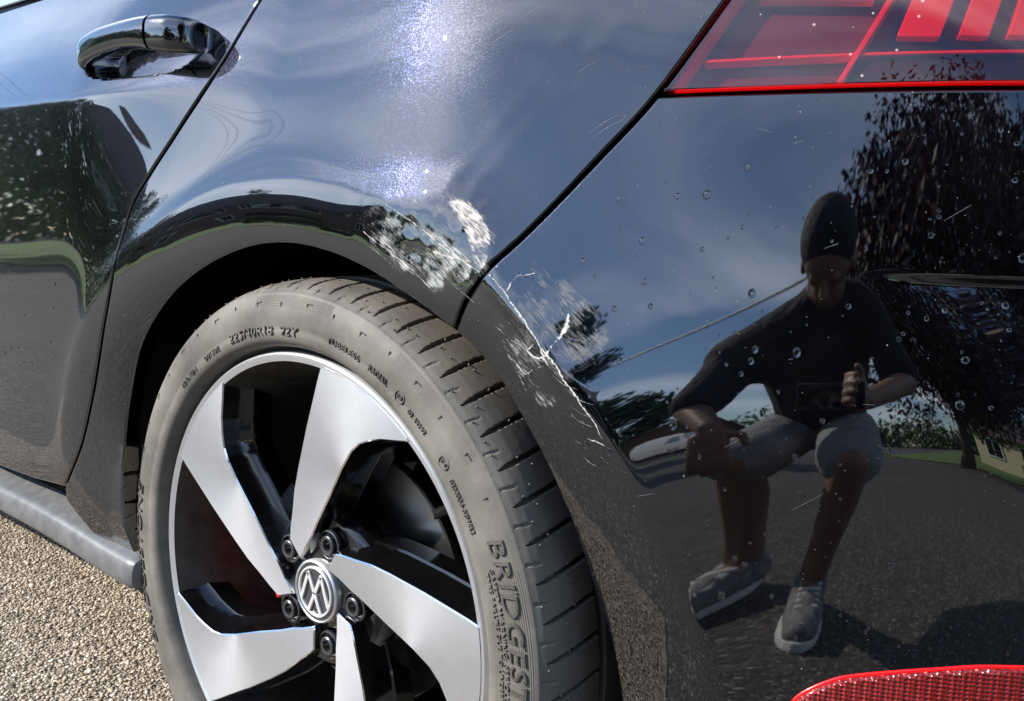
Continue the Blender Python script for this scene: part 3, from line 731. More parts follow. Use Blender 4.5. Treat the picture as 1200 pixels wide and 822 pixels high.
# sidewall lettering (raised)
def arc_text(txt, ang, r0, h, name='lettering', sx=1.0, ex=.0015, shear=0, mat=None, span=None):
    c = bpy.data.curves.new('lettering', 'FONT'); c.body = txt; c.size = h / .70; c.extrude = .0004; c.resolution_u = 3; c.align_x = 'CENTER'; c.shear = shear
    c.space_character = 1.08
    o = bpy.data.objects.new('lettering', c); COL.objects.link(o)
    dg = bpy.context.evaluated_depsgraph_get(); me0 = bpy.data.meshes.new_from_object(o.evaluated_get(dg))
    bpy.data.objects.remove(o); bpy.data.curves.remove(c)
    n = len(me0.vertices); co = np.zeros(n * 3); me0.vertices.foreach_get('co', co); co = co.reshape(-1, 3)
    fa = [list(p.vertices) for p in me0.polygons]; bpy.data.meshes.remove(me0)
    if span: sx = R(span) * r0 / (co[:, 0].max() - co[:, 0].min())
    r_ = r0 + co[:, 1]; a = R(ang) - co[:, 0] * sx / r0
    y = y_side(r_) - ex * np.where(co[:, 2] > 0, 1, -1.5)
    # viewed from -y the text must face the viewer
    me = np_mesh(name, np.stack([r_ * np.cos(a), y, r_ * np.sin(a)], 1), fa, False)
    return link(name, me, wheel, mat or M['rubber'])
arc_text('225/40R18  92Y', 99.5, .2650, .0085, ex=.0018, span=24)
arc_text('TUBELESS', 73.5, .2700, .0062, span=9.5)
arc_text('RADIAL', 63.2, .2700, .0062, span=5.5)
arc_text('02 43292', 50.8, .2690, .0048, span=5.5)
arc_text('0238556 S2WR2', 33.5, .2685, .0048, span=10)
arc_text('OUTSIDE', 119.5, .2650, .0050, span=6.5)
arc_text('ROTATION', 131, .2650, .0050, span=7.5)
arc_text('SAFETY WARNING: SERIOUS INJURY MAY RESULT FROM', 0, .2765, .0045, span=44)
arc_text('TYRE FAILURE DUE TO UNDERINFLATION OR OVERLOADING', 0, .2705, .0042, span=43)
M['rubber_dark'] = plain('hatched_rubber', (.075, .070, .061), .7, scale=900, var=.5, bump=.002)
arc_text('BRIDGESTONE', 7.5, .2835, .0140, ex=.0017, mat=M['rubber_dark'], span=39, shear=.15)
arc_text('BRIDGESTONE', 187.5, .2835, .0140, ex=.0017, mat=M['rubber_dark'], span=39, shear=.15)
for ang, r0 in ((56.6, .2735), (41.7, .2725)):
    b = MB(); c = Vector((r0 * math.cos(R(ang)), 0, r0 * math.sin(R(ang)))); y0 = float(y_side(r0))
    b.lathe([(y0 + .001, .0062), (y0 - .0012, .0062), (y0 - .0012, .0053), (y0 + .001, .0053)], 24, loc=tuple(c)); b.build('approval_ring', M['rubber'], wheel)
    arc_text('E4', ang, r0 - .0022, .0045)
# chevron wear marks and radial ticks round the shoulder and rim edge
b = MB()
for i in range(48):
    a = i * 2 * math.pi / 48 + .05; r_ = .2935 + (i % 3) * .0012; y0 = float(y_side(r_))
    b.box((r_ * math.cos(a), y0, r_ * math.sin(a)), (.0045, .0014, .0009), Matrix.Rotation(-a, 3, 'Y'))
    if i % 2: b.box(((r_ + .002) * math.cos(a - .012), float(y_side(r_ + .002)), (r_ + .002) * math.sin(a - .012)), (.0009, .0014, .006), Matrix.Rotation(-a, 3, 'Y'))
b.build('mould_marks', M['rubber_dark'], wheel)['kind'] = 'stuff'
# moulding pips on the shoulder
b = MB(); V = []; 
for i in range(62 * 3):
    a = (i + rng.uniform(-.3, .3)) * 2 * math.pi / 186; ax = rng.choice([.002, .012, .022, .034]) ; r_ = float(np.interp(ax, prof[14:22, 0], prof[14:22, 1]))
    n_ = Vector((math.cos(a) * .9, -.45, math.sin(a) * .9)).normalized(); p = Vector((r_ * math.cos(a), ax, r_ * math.sin(a)))
    b.tube([p - n_ * .001, p + n_ * .0016], [.0010, .0007], 6)
b.build('moulding_pips', M['rubber'], wheel, smooth=True)['kind'] = 'stuff'

def alloy_mat():
    t = NT('machined_alloy'); o = t.obj()
    s_ = t.n('ShaderNodeSeparateXYZ', {0: o}); rr = t.math('SQRT', t.math('ADD', t.math('MULTIPLY', s_.outputs[0], s_.outputs[0]), t.math('MULTIPLY', s_.outputs[2], s_.outputs[2])))
    rings = t.n('ShaderNodeTexNoise', {'W': t.math('MULTIPLY', rr, 2600), 'Scale': 1.0, 'Detail': 2}, noise_dimensions='1D').outputs[0]
    dirt = t.rng(t.noise(o, 40, 6, .65), .45, .8, 0, .25)
    c = t.mix(dirt, (.84, .86, .90), (.60, .59, .58))
    tg = t.n('ShaderNodeTangent', direction_type='RADIAL', axis='Y')
    return t.done(t.bsdf(Base_Color=c, Metallic=1.0, Roughness=t.rng(rings, .2, .8, .42, .50), Anisotropic=.30, Anisotropic_Rotation=.25, Tangent=tg.outputs[0], Normal=t.bump(rings, .04, .0004)))
M['alloy'] = alloy_mat()
M['rim_black'] = plain('rim_gloss_black', (.003, .003, .0035), .12, coat=1, var=.3, scale=80)
def yf(r): return .020 * np.clip(1 - np.asarray(r) / .246, 0, 1)
# machined rim edge and barrel
b = MB(); b.lathe([(.006, .2475), (.0015, .2463), (-.0005, .2445), (.0002, .2420), (.0012, .2400), (.0022, .2375)], 160); b.build('rim_flange', M['alloy'], wheel, smooth=True, angle=50)
b = MB(); b.lathe([(.0022, .2376), (.012, .2345), (.028, .2285), (.06, .2190), (.19, .215), (.205, .235)], 120); 
M['barrel'] = plain('rim_barrel', (.040, .037, .032), .5, scale=60, var=.5); b.build('rim_barrel', M['barrel'], wheel, smooth=True, angle=50)
# spokes
ccw = [(239.5, 82.5), (228, 83.5), (216, 84.5), (173, 89.2), (128, 97), (106, 103), (84, 110.5), (70, 119), (60, 127)]
cw = [(38, 125.5), (48, 105), (60, 92), (76, 84.5), (110, 75), (151, 70), (176, 67.4), (190, 65), (202, 61.8), (213, 58.8), (226, 54.8), (239.5, 51.5)]
def pol(q): return np.array([(r / 1000 * math.cos(R(a)), r / 1000 * math.sin(R(a))) for r, a in q])
arc_ = [(239.5, a) for a in np.linspace(51.5, 82.5, 9)[1:-1]]
face = np.vstack([pol(cw), pol(arc_), pol(ccw)])
pl = resample([tuple(q) for q in face], .006)
if area2(pl) < 0: pl = pl[::-1]
def expand(p, d):
    q = inset(p, -d); r_ = np.hypot(q[:, 0], q[:, 1]); lim = .2405
    k_ = np.minimum(1, lim / np.maximum(r_, 1e-6)); return q * k_[:, None]
L0 = pl; L1 = expand(pl, .0012); L2 = expand(pl, .004); L3 = expand(pl, .009); L4 = expand(pl, .011)
def spoke_mesh():
    # face via triangulation; walls in rings going back
    nb = len(L0); lo, hi = L0.min(0), L0.max(0)
    gx, gz = np.meshgrid(np.arange(lo[0], hi[0], .008), np.arange(lo[1], hi[1], .008)); P_ = np.stack([gx.ravel(), gz.ravel()], 1)
    P_ = P_[inside(P_, L0)]; P_ = P_[near_dist(P_, L0) > .003]
    vv, ee, ff, *_ = delaunay_2d_cdt([Vector(q) for q in np.vstack([L0, P_])], [], [list(range(nb))], 1, 1e-7)
    V = [(q.x, float(yf(math.hypot(q.x, q.y))), q.y) for q in vv]; F = [list(f) for f in ff]
    return V, F
V, F = spoke_mesh()
face_me = np_mesh('machined_face', V, F, True)
def ring_mesh(name, rings):
    V = []; F = []; n = len(L0)
    for (Lk, dy) in rings:
        rr = np.hypot(Lk[:, 0], Lk[:, 1]); V += [(a, float(y), c) for (a, c), y in zip(Lk, yf(rr) + dy)]
    for k_ in range(len(rings) - 1):
        for i in range(n): F.append((k_ * n + i, k_ * n + (i + 1) % n, (k_ + 1) * n + (i + 1) % n, (k_ + 1) * n + i))
    return np_mesh(name, V, F, True)
edge_me = ring_mesh('bright_edge', [(L0, 0), (L1, .0012)])
wall_me = ring_mesh('spoke_flank', [(L1, .0012), (L2, .012), (L3, .030), (L4, .032), (L4, .055)]); wall_me.set_sharp_from_angle(angle=R(30))
for i in range(5):
    for nm, me_, mt in (('spoke_face', face_me, 'alloy'), ('spoke_edge', edge_me, 'chrome'), ('spoke_flank', wall_me, 'rim_black')):
        o = link(nm, me_, wheel, M[mt]); o.rotation_euler = (0, -i * 2 * math.pi / 5, 0)
# hub, bolts, cap
b = MB(); b.lathe([(.060, .001), (.026, .001), (.0255, .036), (.029, .046), (.030, .078), (.038, .086), (.060, .088)], 64); b.build('hub', M['rim_black'], wheel, smooth=True, angle=40)
bolt = MB(); bolt.lathe([(.006, .0155), (.0035, .0150), (.0030, .0135), (.009, .0125), (.010, .0105), (.001, .0098), (.0, .0088), (.0005, .0060), (.0075, .0050), (.0075, .0005)], 24)
bolt_me = bolt.mesh('wheel_bolt', smooth=True, angle=35)
M['bolt'] = plain('bolt_grey', (.16, .16, .17), .28, metal=.9)
for i in range(5):
    a = 1.2575 + i * 2 * math.pi / 5; o = link('wheel_bolt', bolt_me, wheel, M['bolt']); o.location = (.056 * math.cos(a), .0185, .056 * math.sin(a))
b = MB(); b.lathe([(.030, .0330), (.0205, .0330), (.0185, .0322), (.0180, .0310), (.0192, .0302)], 64); b.build('cap_ring', M['alloy'], wheel, smooth=True, angle=50)
b = MB(); b.lathe([(.0192, .0303), (.0196, .027), (.0196, .0005)], 64); M['cap'] = plain('cap_grey', (.10, .10, .11), .3, metal=.6); b.build('centre_cap', M['cap'], wheel, smooth=True, angle=40)
# emblem: ring with a V above a W, standing upside down
b = MB(); b.lathe([(.0197, .0265), (.0176, .0262), (.0172, .0250), (.0176, .0238), (.0197, .0235)], 64)
def stroke(p0, p1, w):
    p0 = Vector(p0); p1 = Vector(p1); d = (p1 - p0); l = d.length; a = math.atan2(d.y, d.x); c = (p0 + p1) / 2
    b.box((-c.x, .0184, -c.y), (l, .0026, w), Matrix.Rotation(-a, 3, 'Y'))
w_ = .0042
stroke((-.0098, .0222), (-.0008, .0035), w_); stroke((.0098, .0222), (.0008, .0035), w_)
stroke((-.0212, .0118), (-.0098, -.0185), w_); stroke((.0212, .0118), (.0098, -.0185), w_)
stroke((-.0105, -.0195), (-.0008, .0008), w_); stroke((.0105, -.0195), (.0008, .0008), w_)
M['emblem'] = plain('satin_chrome', (.85, .85, .85), .35, metal=.6, var=.03); b.build('emblem', M['emblem'], wheel, bevel=.0004, seg=1)
# valve, brake
b = MB(); b.tube([(.168, .052, .124), (.163, .030, .120), (.1605, .020, .118)], [.0055, .005, .0042], 12); b.build('valve_stem', M['steel'], wheel, smooth=True, angle=40)
b = MB(); b.lathe([(.085, .070), (.085, .136), (.087, .1375), (.095, .1375), (.097, .136), (.097, .07)], 96); b.build('brake_disc', M['steel'], wheel, smooth=True, angle=30)
b = MB(); b.lathe([(.060, .02), (.060, .068), (.064, .0705), (.09, .0705)], 64); M['rotor_hat'] = plain('rotor_hat', (.02, .02, .02), .6); b.build('disc_bell', M['rotor_hat'], wheel, smooth=True, angle=30)
M['caliper'] = plain('caliper_red', (.55, .012, .012), .3, coat=.6)
b = MB(); b.lathe([(.075, .100), (.068, .106), (.068, .145), (.072, .152), (.11, .152), (.11, .10)], 20, a0=R(172), a1=R(205)); b.build('brake_caliper', M['caliper'], wheel, smooth=True, angle=30)
b = MB(); b.lathe([(.12, .01), (.12, .16)], 48); b.build('backing_plate', M['dark'], wheel)
# front wheel (outside the picture)
w2 = empty('wheel', (-2.62, 0, ZC), parent=car)
for o in [c for c in wheel.children if c.name.split('.')[0] in ('tyre', 'rim_flange', 'rim_barrel', 'spoke_face', 'spoke_flank', 'hub', 'centre_cap', 'brake_disc')]:
    c = o.copy(); COL.objects.link(c); c.parent = w2
for x_ in (0, -2.62):
    w3 = empty('wheel', (x_, 1.72, ZC), math.pi, car)
    for o in [c for c in wheel.children if c.name.split('.')[0] in ('tyre', 'rim_barrel', 'hub')]:
        c = o.copy(); COL.objects.link(c); c.parent = w3
# ---------------------------------------------------------------- surroundings behind the photographer (seen in the paint)
def leaf_mat(name, a, b_, c_):
    t = NT(name); r = t.n('ShaderNodeAttribute', attribute_name='rnd').outputs['Fac']
    c = t.ramp(r, [(0, a), (.5, b_), (1, c_)])
    d = t.bsdf(Base_Color=c, Roughness=.5, Specular_IOR_Level=.3)
    tr_ = t.n('ShaderNodeBsdfTranslucent', {'Color': c})
    return t.done(t.n('ShaderNodeMixShader', {0: .10, 1: d.outputs[0], 2: tr_.outputs[0]}))
M['leaf'] = leaf_mat('green_leaves', (.025, .050, .012), (.045, .085, .02), (.085, .13, .03))
M['leaf_pale'] = leaf_mat('pale_leaves', (.05, .085, .02), (.09, .14, .035), (.16, .20, .06))
M['leaf_copper'] = leaf_mat('copper_leaves', (.022, .008, .010), (.040, .014, .016), (.065, .026, .024))
M['leaf_fir'] = leaf_mat('fir_needles', (.012, .030, .014), (.02, .045, .02), (.035, .065, .03))
M['bark'] = plain('bark', (.085, .065, .05), .9, scale=20, var=.4, bump=.02)
M['lawn'] = plain('lawn', (.095, .165, .028), .9, scale=3, var=.3)
M['render_wall'] = plain('pale_render', (.45, .40, .30), .9, scale=2, var=.08)
M['brick'] = plain('dark_brick', (.16, .095, .07), .9, scale=8, var=.3)
M['cream'] = plain('cream_render', (.62, .55, .36), .9, scale=2, var=.06)
M['roof'] = plain('roof_tiles', (.07, .05, .045), .8, scale=6, var=.3)
M['white'] = plain('white_paint', (.75, .75, .74), .35, coat=.5, var=.03)
M['silver'] = plain('silver_paint', (.55, .56, .57), .3, metal=.5, coat=1, var=.03)
M['tyre_plain'] = plain('plain_tyre', (.02, .02, .02), .8)

def leaves(name, centers, radii, per, size, mat, parent, droop=0., smooth=False):
    n = len(centers) * per
    c = np.repeat(np.asarray(centers), per, 0); r = np.repeat(np.asarray(radii), per)
    d = rng.normal(0, 1, (n, 3)); d /= np.linalg.norm(d, axis=1, keepdims=True); rad = r * rng.random(n) ** .45
    p = c + d * rad[:, None]; p[:, 2] -= droop * rad * rng.random(n)
    a = rng.normal(0, 1, (n, 3)); a /= np.linalg.norm(a, axis=1, keepdims=True); b_ = np.cross(a, rng.normal(0, 1, (n, 3))); b_ /= np.linalg.norm(b_, axis=1, keepdims=True)
    s_ = size * rng.uniform(.6, 1.3, n)[:, None]; a = a * s_; b_ = b_ * s_ * .55
    if droop: a[:, 2] -= droop * size * .8
    V = np.stack([p - a, p + b_ * .9, p + a, p - b_ * .9], 1).reshape(-1, 3)
    F = np.arange(n * 4).reshape(n, 4); me = np_mesh(name, V, F, False)
    at = me.attributes.new('rnd', 'FLOAT', 'POINT'); at.data.foreach_set('value', np.repeat(rng.random(n), 4).astype(np.float32))
    return link(name, me, parent, mat)
def tree(loc, h, cr_, label, mat='leaf', z0=.28, per=170, ncl=46, size=.13, droop=0., group=None, cat='tree', trunk=.16):
    o = tag(empty('tree', loc), label, cat, group)
    C = []; Rr = []
    while len(C) < ncl:
        q = rng.uniform(-1, 1, 3); l = np.linalg.norm(q)
        if l > 1 or l < .25: continue
        C.append((q[0] * cr_, q[1] * cr_, h * (z0 + (1 - z0) * (.5 + .48 * q[2])))); Rr.append(cr_ * rng.uniform(.20, .36))
    b = MB(); b.tube([(0, 0, -.1), (.05, .02, h * .25), (.0, .06, h * .5), (.04, 0, h * .8)], [trunk, trunk * .8, trunk * .5, trunk * .15], 10)
    for c in C[:16]:
        zb = min(h * .7, max(h * .2, c[2] - cr_ * .6)); b.tube([(0, .03, zb), (c[0] * .5, c[1] * .5, (zb + c[2]) / 2 + .1), c], [trunk * .4, trunk * .22, trunk * .08], 6)
    b.build('trunk', M['bark'], o, smooth=True)
    leaves('crown', C, Rr, per, size, M[mat], o, droop); return o
def fir(loc, h, label):
    o = tag(empty('fir_tree', loc), label, 'tree'); b = MB(); b.tube([(0, 0, -.1), (0, 0, h * .97)], [.2, .03], 8); b.build('trunk', M['bark'], o, smooth=True)
    C = []; Rr = []
    for i in range(60):
        k = (i + .5) / 60; rr = (1 - k) * h * .24 + .1; a = i * 2.4; C.append((rr * .6 * math.cos(a), rr * .6 * math.sin(a), h * (.10 + .9 * k))); Rr.append(max(.15, rr * .55))
    leaves('crown', C, Rr, 90, .16, M['leaf_fir'], o, .5); return o
def house(loc, rz, w, d, hw, hr, wallm, label, doors=1, chimney=True):
    o = tag(empty('house', loc, rz), label, 'house')
    b = MB(); b.box((0, 0, hw / 2), (w, d, hw)); b.add([(-w / 2, -d / 2, hw), (-w / 2, d / 2, hw), (-w / 2, 0, hw + hr * .97), (w / 2, -d / 2, hw), (w / 2, d / 2, hw), (w / 2, 0, hw + hr * .97)], [(0, 1, 2), (3, 5, 4), (0, 2, 5, 3), (1, 4, 5, 2)])
    b.build('wall', M[wallm], o)
    b = MB(); e = .35; k = hr / (d / 2)
    for s_ in (-1, 1):
        b.add([(-w / 2 - e, s_ * (d / 2 + e), hw - e * k), (w / 2 + e, s_ * (d / 2 + e), hw - e * k), (w / 2 + e, 0, hw + hr), (-w / 2 - e, 0, hw + hr), (-w / 2 - e, s_ * (d / 2 + e), hw - e * k + .14), (w / 2 + e, s_ * (d / 2 + e), hw - e * k + .14), (w / 2 + e, 0, hw + hr + .14), (-w / 2 - e, 0, hw + hr + .14)], [(0, 1, 2, 3), (4, 7, 6, 5), (0, 4, 5, 1), (1, 5, 6, 2), (3, 2, 6, 7), (0, 3, 7, 4)])
    rf_ = b.build('roof', M['roof'], o)
    if chimney: b = MB(); b.box((w * .3, 0, hw + hr + .3), (.7, .5, 1.2)); b.build('chimney', M['brick'], rf_)
    def window(x, z, ww, wh, side):
        y = side * (d / 2 + .02); f_ = MB(); f_.box((x, y, z), (ww + .16, .10, wh + .16)); fo = f_.build('window', M['white'], o)
        for sx in (-1, 1):
            g_ = MB(); g_.box((x + sx * ww / 4, y + side * .045, z), (ww / 2 - .06, .03, wh - .02)); g_.build('pane', M['glass_dark'], fo)
    for side in (-1, 1):
        for x in (-w * .3, w * .3): window(x, 1.5, 1.3, 1.15, side)
        if hw > 4:
            for x in (-w * .3, 0, w * .3): window(x, 3.9, 1.1, 1.1, side)
        dr = MB(); dr.box((0, side * (d / 2 + .03), 1.02), (.95, .08, 2.04)); do = dr.build('door', M['gloss_black'], o)
        hh = MB(); hh.box((.35, side * (d / 2 + .09), 1.0), (.12, .05, .04)); hh.build('handle', M['chrome'], do)
    return o
def vehicle(name, label, cat, loc, rz, L, W, H, prof_, mat, wr=.31, wheels=None, wins=()):
    o = tag(empty(name, loc, rz), label, cat)
    b = MB(); n = len(prof_); v = []
    for y, k in ((-W / 2, .0), (W / 2, .0)):
        for (x, z) in prof_:
            t_ = max(0, (z - H * .55) / (H * .45)); v.append((x, y * (1 - .16 * t_), z))
    f = [tuple(range(n)), tuple(range(2 * n - 1, n - 1, -1))] + [(i, (i + 1) % n, (i + 1) % n + n, i + n) for i in range(n)]
    b.add(v, f); b.build('body', M[mat], o, smooth=True, bevel=.05, seg=3, angle=40)
    for (x0, z0, x1, z1, x2, z2, x3, z3) in wins:
        for s_ in (-1, 1):
            def yy(z): t_ = max(0, (z - H * .55) / (H * .45)); return s_ * (W / 2 * (1 - .16 * t_) + .004)
            g_ = MB(); g_.add([(x0, yy(z0), z0), (x1, yy(z1), z1), (x2, yy(z2), z2), (x3, yy(z3), z3)], [(0, 1, 2, 3)]); g_.build('side_window', M['glass_dark'], o)
    for x in wheels:
        for s_ in (-1, 1):
            we = empty('wheel', (x, s_ * (W / 2 - .10), wr), parent=o)
            b = MB(); b.lathe([(-.11, wr * .66), (-.115, wr * .8), (-.10, wr * .97), (-.06, wr), (.06, wr), (.10, wr * .97), (.115, wr * .8), (.11, wr * .66)], 28); b.build('tyre', M['tyre_plain'], we, smooth=True)
            b = MB(); b.lathe([(-.10, .02), (-.08, wr * .3), (-.10, wr * .66), (.10, wr * .66), (.08, wr * .3), (.10, .02)], 28); b.build('rim', M['steel'], we, smooth=True)
    return o

# the crouching photographer stands at the rear corner of the car, so the drive behind is modelled to the south
lw = MB(); lw.add([(-60, -9.0, .03), (-9.5, -7.2, .03), (-7.5, -30, .03), (-60, -60, .03)], [(0, 3, 2, 1)]); tag(lw.build('lawn', M['lawn']), kind='structure')
lw = MB(); lw.add([(7.5, -4.6, .03), (40, 6, .03), (40, -40, .03), (9.0, -14, .03)], [(0, 3, 2, 1)]); tag(lw.build('lawn', M['lawn']), kind='structure')
lw = MB(); lw.add([(-60, -62, .025), (40, -62, .025), (60, -200, .025), (-60, -200, .025)], [(0, 3, 2, 1)]); tag(lw.build('lawn', M['lawn']), kind='structure')

house((9.4, -47, 0), R(96), 9, 7, 2.5, 2.4, 'brick', 'brick bungalow with its gable end behind the white van')
house((-1.7, -17.8, 0), R(3), 4.6, 6.0, 3.0, 1.4, 'brick', 'dark brick house beside the leafy tree', chimney=False)
house((19.5, -9.0, 0), R(80), 9, 6.5, 2.5, 1.8, 'cream', 'cream rendered bungalow beyond the lawn and copper tree')
house((-31, -24.5, 0), R(-38), 8, 7, 4.6, 2.6, 'brick', 'brick house with a tall tiled roof beyond the lawn')
vehicle('van', 'white van parked in front of the brick bungalow', 'van', (8.0, -38, 0), R(72), 4.8, 1.9, 2.1,
        [(-2.4, .35), (-2.42, 1.2), (-2.3, 2.02), (-1.9, 2.1), (.9, 2.1), (1.5, 1.45), (2.25, 1.15), (2.4, .8), (2.38, .35)], 'white', .33, (-1.5, 1.5), [(.1, 1.3, 1.35, 1.3, .85, 1.85, .1, 1.85)])
tree((7.1, -6.2, 0), 6.3, 3.7, 'spreading copper-leaved tree on the lawn beside the drive', 'leaf_copper', z0=.30, per=480, ncl=80, size=.09, droop=.5, trunk=.26)
tree((-1.0, -11.0, 0), 4.9, 1.25, 'leafy green tree in front of the dark brick house', 'leaf', z0=.25, per=260, ncl=50, size=.075)
tree((2.2, -34, 0), 7.0, 3.2, 'rounded green tree between the brick houses', 'leaf', z0=.15, per=120, ncl=40, size=.25)
tree((-23.0, -11.8, 0), 6.6, 3.6, 'dark leafy tree at the edge of the lawn with a clipped shrub below', 'leaf', z0=.12, per=260, ncl=54, size=.13)
tree((-33, -9.5, 0), 9.0, 5.0, 'broad dark tree with bare gaps standing behind the lawn tree', 'leaf', z0=.10, per=240, ncl=54, size=.15)
tree((-15.5, -.9, 0), 6.2, 1.2, 'slim pale-leaved birch near the overhead wires', 'leaf_pale', z0=.35, per=80, ncl=26, size=.09, droop=.6)
tree((-40, -40, 0), 8.5, 3.6, 'tall green tree behind the tiled-roof house', 'leaf', z0=.15, per=140, ncl=40, size=.25)
tree((25, -19, 0), 7.0, 3.6, 'green garden tree behind the cream bungalow', 'leaf', z0=.12, per=120, ncl=40, size=.25)
fir((8.6, -60, 0), 11, 'dark pointed fir rising behind the brick bungalow')
# garden shrubs along the lawn edge
for x, y, h_, lb, mt in ((-17.4, -10.4, 1.3, 'round clipped shrub beside the lawn tree', 'leaf_pale'), (-14.9, -11.4, 1.0, 'low loose shrub at the corner of the lawn', 'leaf'), (12.6, -6.3, 1.0, 'yellow-green shrub in front of the cream bungalow', 'leaf_pale')):
    o = tag(empty('shrub', (x, y, 0)), lb, 'shrub'); b = MB(); b.tube([(0, 0, -.05), (0, 0, h_ * .6)], [.05, .02], 6); b.build('stem', M['bark'], o)
    leaves('foliage', [(rng.normal(0, .3 * h_), rng.normal(0, .3 * h_), h_ * rng.uniform(.25, .8)) for _ in range(14)], [h_ * .3] * 14, 90, .07, M[mt], o)
# distant wood on the skyline
C = []; Rr = []
for i in range(640):
    a = R(360 * i / 640 + rng.uniform(-.4, .4)); dd = rng.uniform(75, 105); hh = 3.2 + 2.4 * math.sin(i * .21) + rng.uniform(0, 3.0)
    for k_ in range(2): C.append((dd * math.sin(a), -dd * math.cos(a), hh * (.25 + .55 * k_))); Rr.append(hh * .5 + 1.2)
tag(leaves('distant_trees', C, Rr, 60, .6, M['leaf'], None), 'far belt of trees along the skyline', 'woodland', kind='stuff')
# utility poles and wires
def pole(loc, label, rz):
    o = tag(empty('utility_pole', loc, rz), label, 'pole', 'wooden poles of the overhead line')
    b = MB(); b.tube([(0, 0, -.2), (0, 0, 7.9)], [.14, .10], 12); b.build('post', M['bark'], o, smooth=True)
    b = MB(); b.box((0, 0, 7.55), (1.8, .12, .12)); b.build('crossarm', M['bark'], o)
    for x in (-.8, -.3, .3, .8): b = MB(); b.lathe([(7.61, .02), (7.63, .05), (7.70, .04), (7.74, .055), (7.78, .02)], 10, axis='z', loc=(x, 0, 0)); b.build('insulator', M['white'], o, smooth=True)
p0, p1 = Vector((-21.0, 4.5, 0)), Vector((-7.5, -28.7, 0)); u = (p1 - p0).normalized(); sx = Vector((u.y, -u.x, 0)); rz_ = math.atan2(sx.y, sx.x)
pole(p0, 'wooden utility pole beyond the front of the black car', rz_); pole(p1, 'wooden utility pole near the dark brick house', rz_)
M['wire'] = plain('black_wire', (.02, .02, .02), .6)
for off_ in (-.8, -.3, .3, .8):
    pts = [tuple(p0 + (p1 - p0) * k_ / 30 + sx * off_ + Vector((0, 0, 7.7 - .7 * 4 * (k_ / 30) * (1 - k_ / 30)))) for k_ in range(31)]
    b = MB(); b.tube(pts, .005, 6); tag(b.build('overhead_wire', M['wire'], None, smooth=True), 'black overhead wire strung between the wooden poles', 'wire', 'parallel wires of the overhead line')
M['cable'] = plain('pale_cable', (.85, .85, .84), .5)
pts = [tuple(Vector((-2.0, -17.8, 5.0)).lerp(Vector((4.6, -5.6, 4.6)), k_ / 30) + Vector((0, 0, -.6 * 4 * (k_ / 30) * (1 - k_ / 30)))) for k_ in range(31)]
b = MB(); b.tube(pts, .032, 6); tag(b.build('service_cable', M['cable'], None, smooth=True), 'pale service cable running from the dark house to the copper-leaved tree', 'cable')
# ---------------------------------------------------------------- photographer
def capsule(b, p, q, r0, r1, n=14):
    p, q = Vector(p), Vector(q); d = (q - p).normalized(); pts = []; rr = []
    for k in range(5): a = math.pi / 2 * (1 - k / 4); pts.append(p - d * r0 * math.sin(a)); rr.append(max(r0 * math.cos(a), 1e-4))
    for k in range(5): a = math.pi / 2 * k / 4; pts.append(q + d * r1 * math.sin(a)); rr.append(max(r1 * math.cos(a), 1e-4))
    b.tube(pts, rr, n)
def remesh(o, vox, it=6, fac=.5):
    m_ = o.modifiers.new('remesh', 'REMESH'); m_.mode = 'VOXEL'; m_.voxel_size = vox; m_.use_smooth_shade = True
    if it: s_ = o.modifiers.new('smooth', 'SMOOTH'); s_.iterations = it; s_.factor = fac
M['skin'] = plain('skin', (.27, .155, .105), .5, var=.1)
M['shirt'] = plain('black_cotton', (.014, .014, .016), .9, scale=9, bump=.03)
M['shorts'] = plain('grey_shorts', (.30, .30, .31), .9, scale=9, var=.25, bump=.03)
M['shoe'] = plain('grey_trainers', (.21, .205, .20), .75, scale=60, var=.5, bump=.004)
M['sole'] = plain('white_sole', (.74, .73, .70), .6)
M['hair'] = plain('dark_hair', (.010, .008, .006), .75, scale=40, bump=.02)
PO, PR = (.95, -1.07, 0), R(33)
J = dict(ankL=(-.11, -.12, .10), ankR=(.09, .07, .10), kneL=(-.13, .20, .47), kneR=(.17, .33, .49), hipL=(-.095, -.20, .62), hipR=(.095, -.20, .62), pel=(0, -.20, .67),
         belly=(0, -.07, .79), chest=(.0, .13, .92), neck=(.02, .26, .99), head=(.05, .36, 1.07), shL=(-.20, .21, .87), shR=(.21, .20, 1.0),
         elL=(-.24, .31, .68), wrL=(-.15, .40, .60), elR=(.30, .34, .76), wrR=(.205, .51, .68))
body = MB()
for a, c, r0, r1 in (('hipL', 'kneL', .085, .055), ('hipR', 'kneR', .085, .055), ('pel', 'belly', .13, .125), ('belly', 'chest', .125, .14), ('chest', 'neck', .10, .058), ('neck', 'head', .056, .05),
                     ('chest', 'shL', .09, .065), ('chest', 'shR', .09, .065), ('shL', 'elL', .055, .042), ('shR', 'elR', .055, .042), ('elL', 'wrL', .042, .028), ('elR', 'wrR', .042, .028)): capsule(body, J[a], J[c], r0, r1)
for s in ('L', 'R'):
    kn, an = Vector(J['kne' + s]), Vector(J['ank' + s]); cf = kn.lerp(an, .32) + Vector((0, -.018, 0)); lo = kn.lerp(an, .70) + Vector((0, -.008, 0))
    capsule(body, kn, cf, .052, .055); capsule(body, cf, lo, .055, .041); capsule(body, lo, an, .041, .036)
    k = Vector(J['ank' + s]); capsule(body, k, k + Vector((0, .09, -.055)), .034, .018)
hc = Vector(J['head'])
HR = Matrix.Rotation(R(-64), 3, 'X')
def hv(v): return hc + HR @ (Vector(v) * .86)
body.sphere(hv((0, -.01, .03)), .079, 10, (.88, 1.05, 1.1)); body.sphere(hv((0, .035, -.045)), .054, 8, (.9, .95, 1.0))
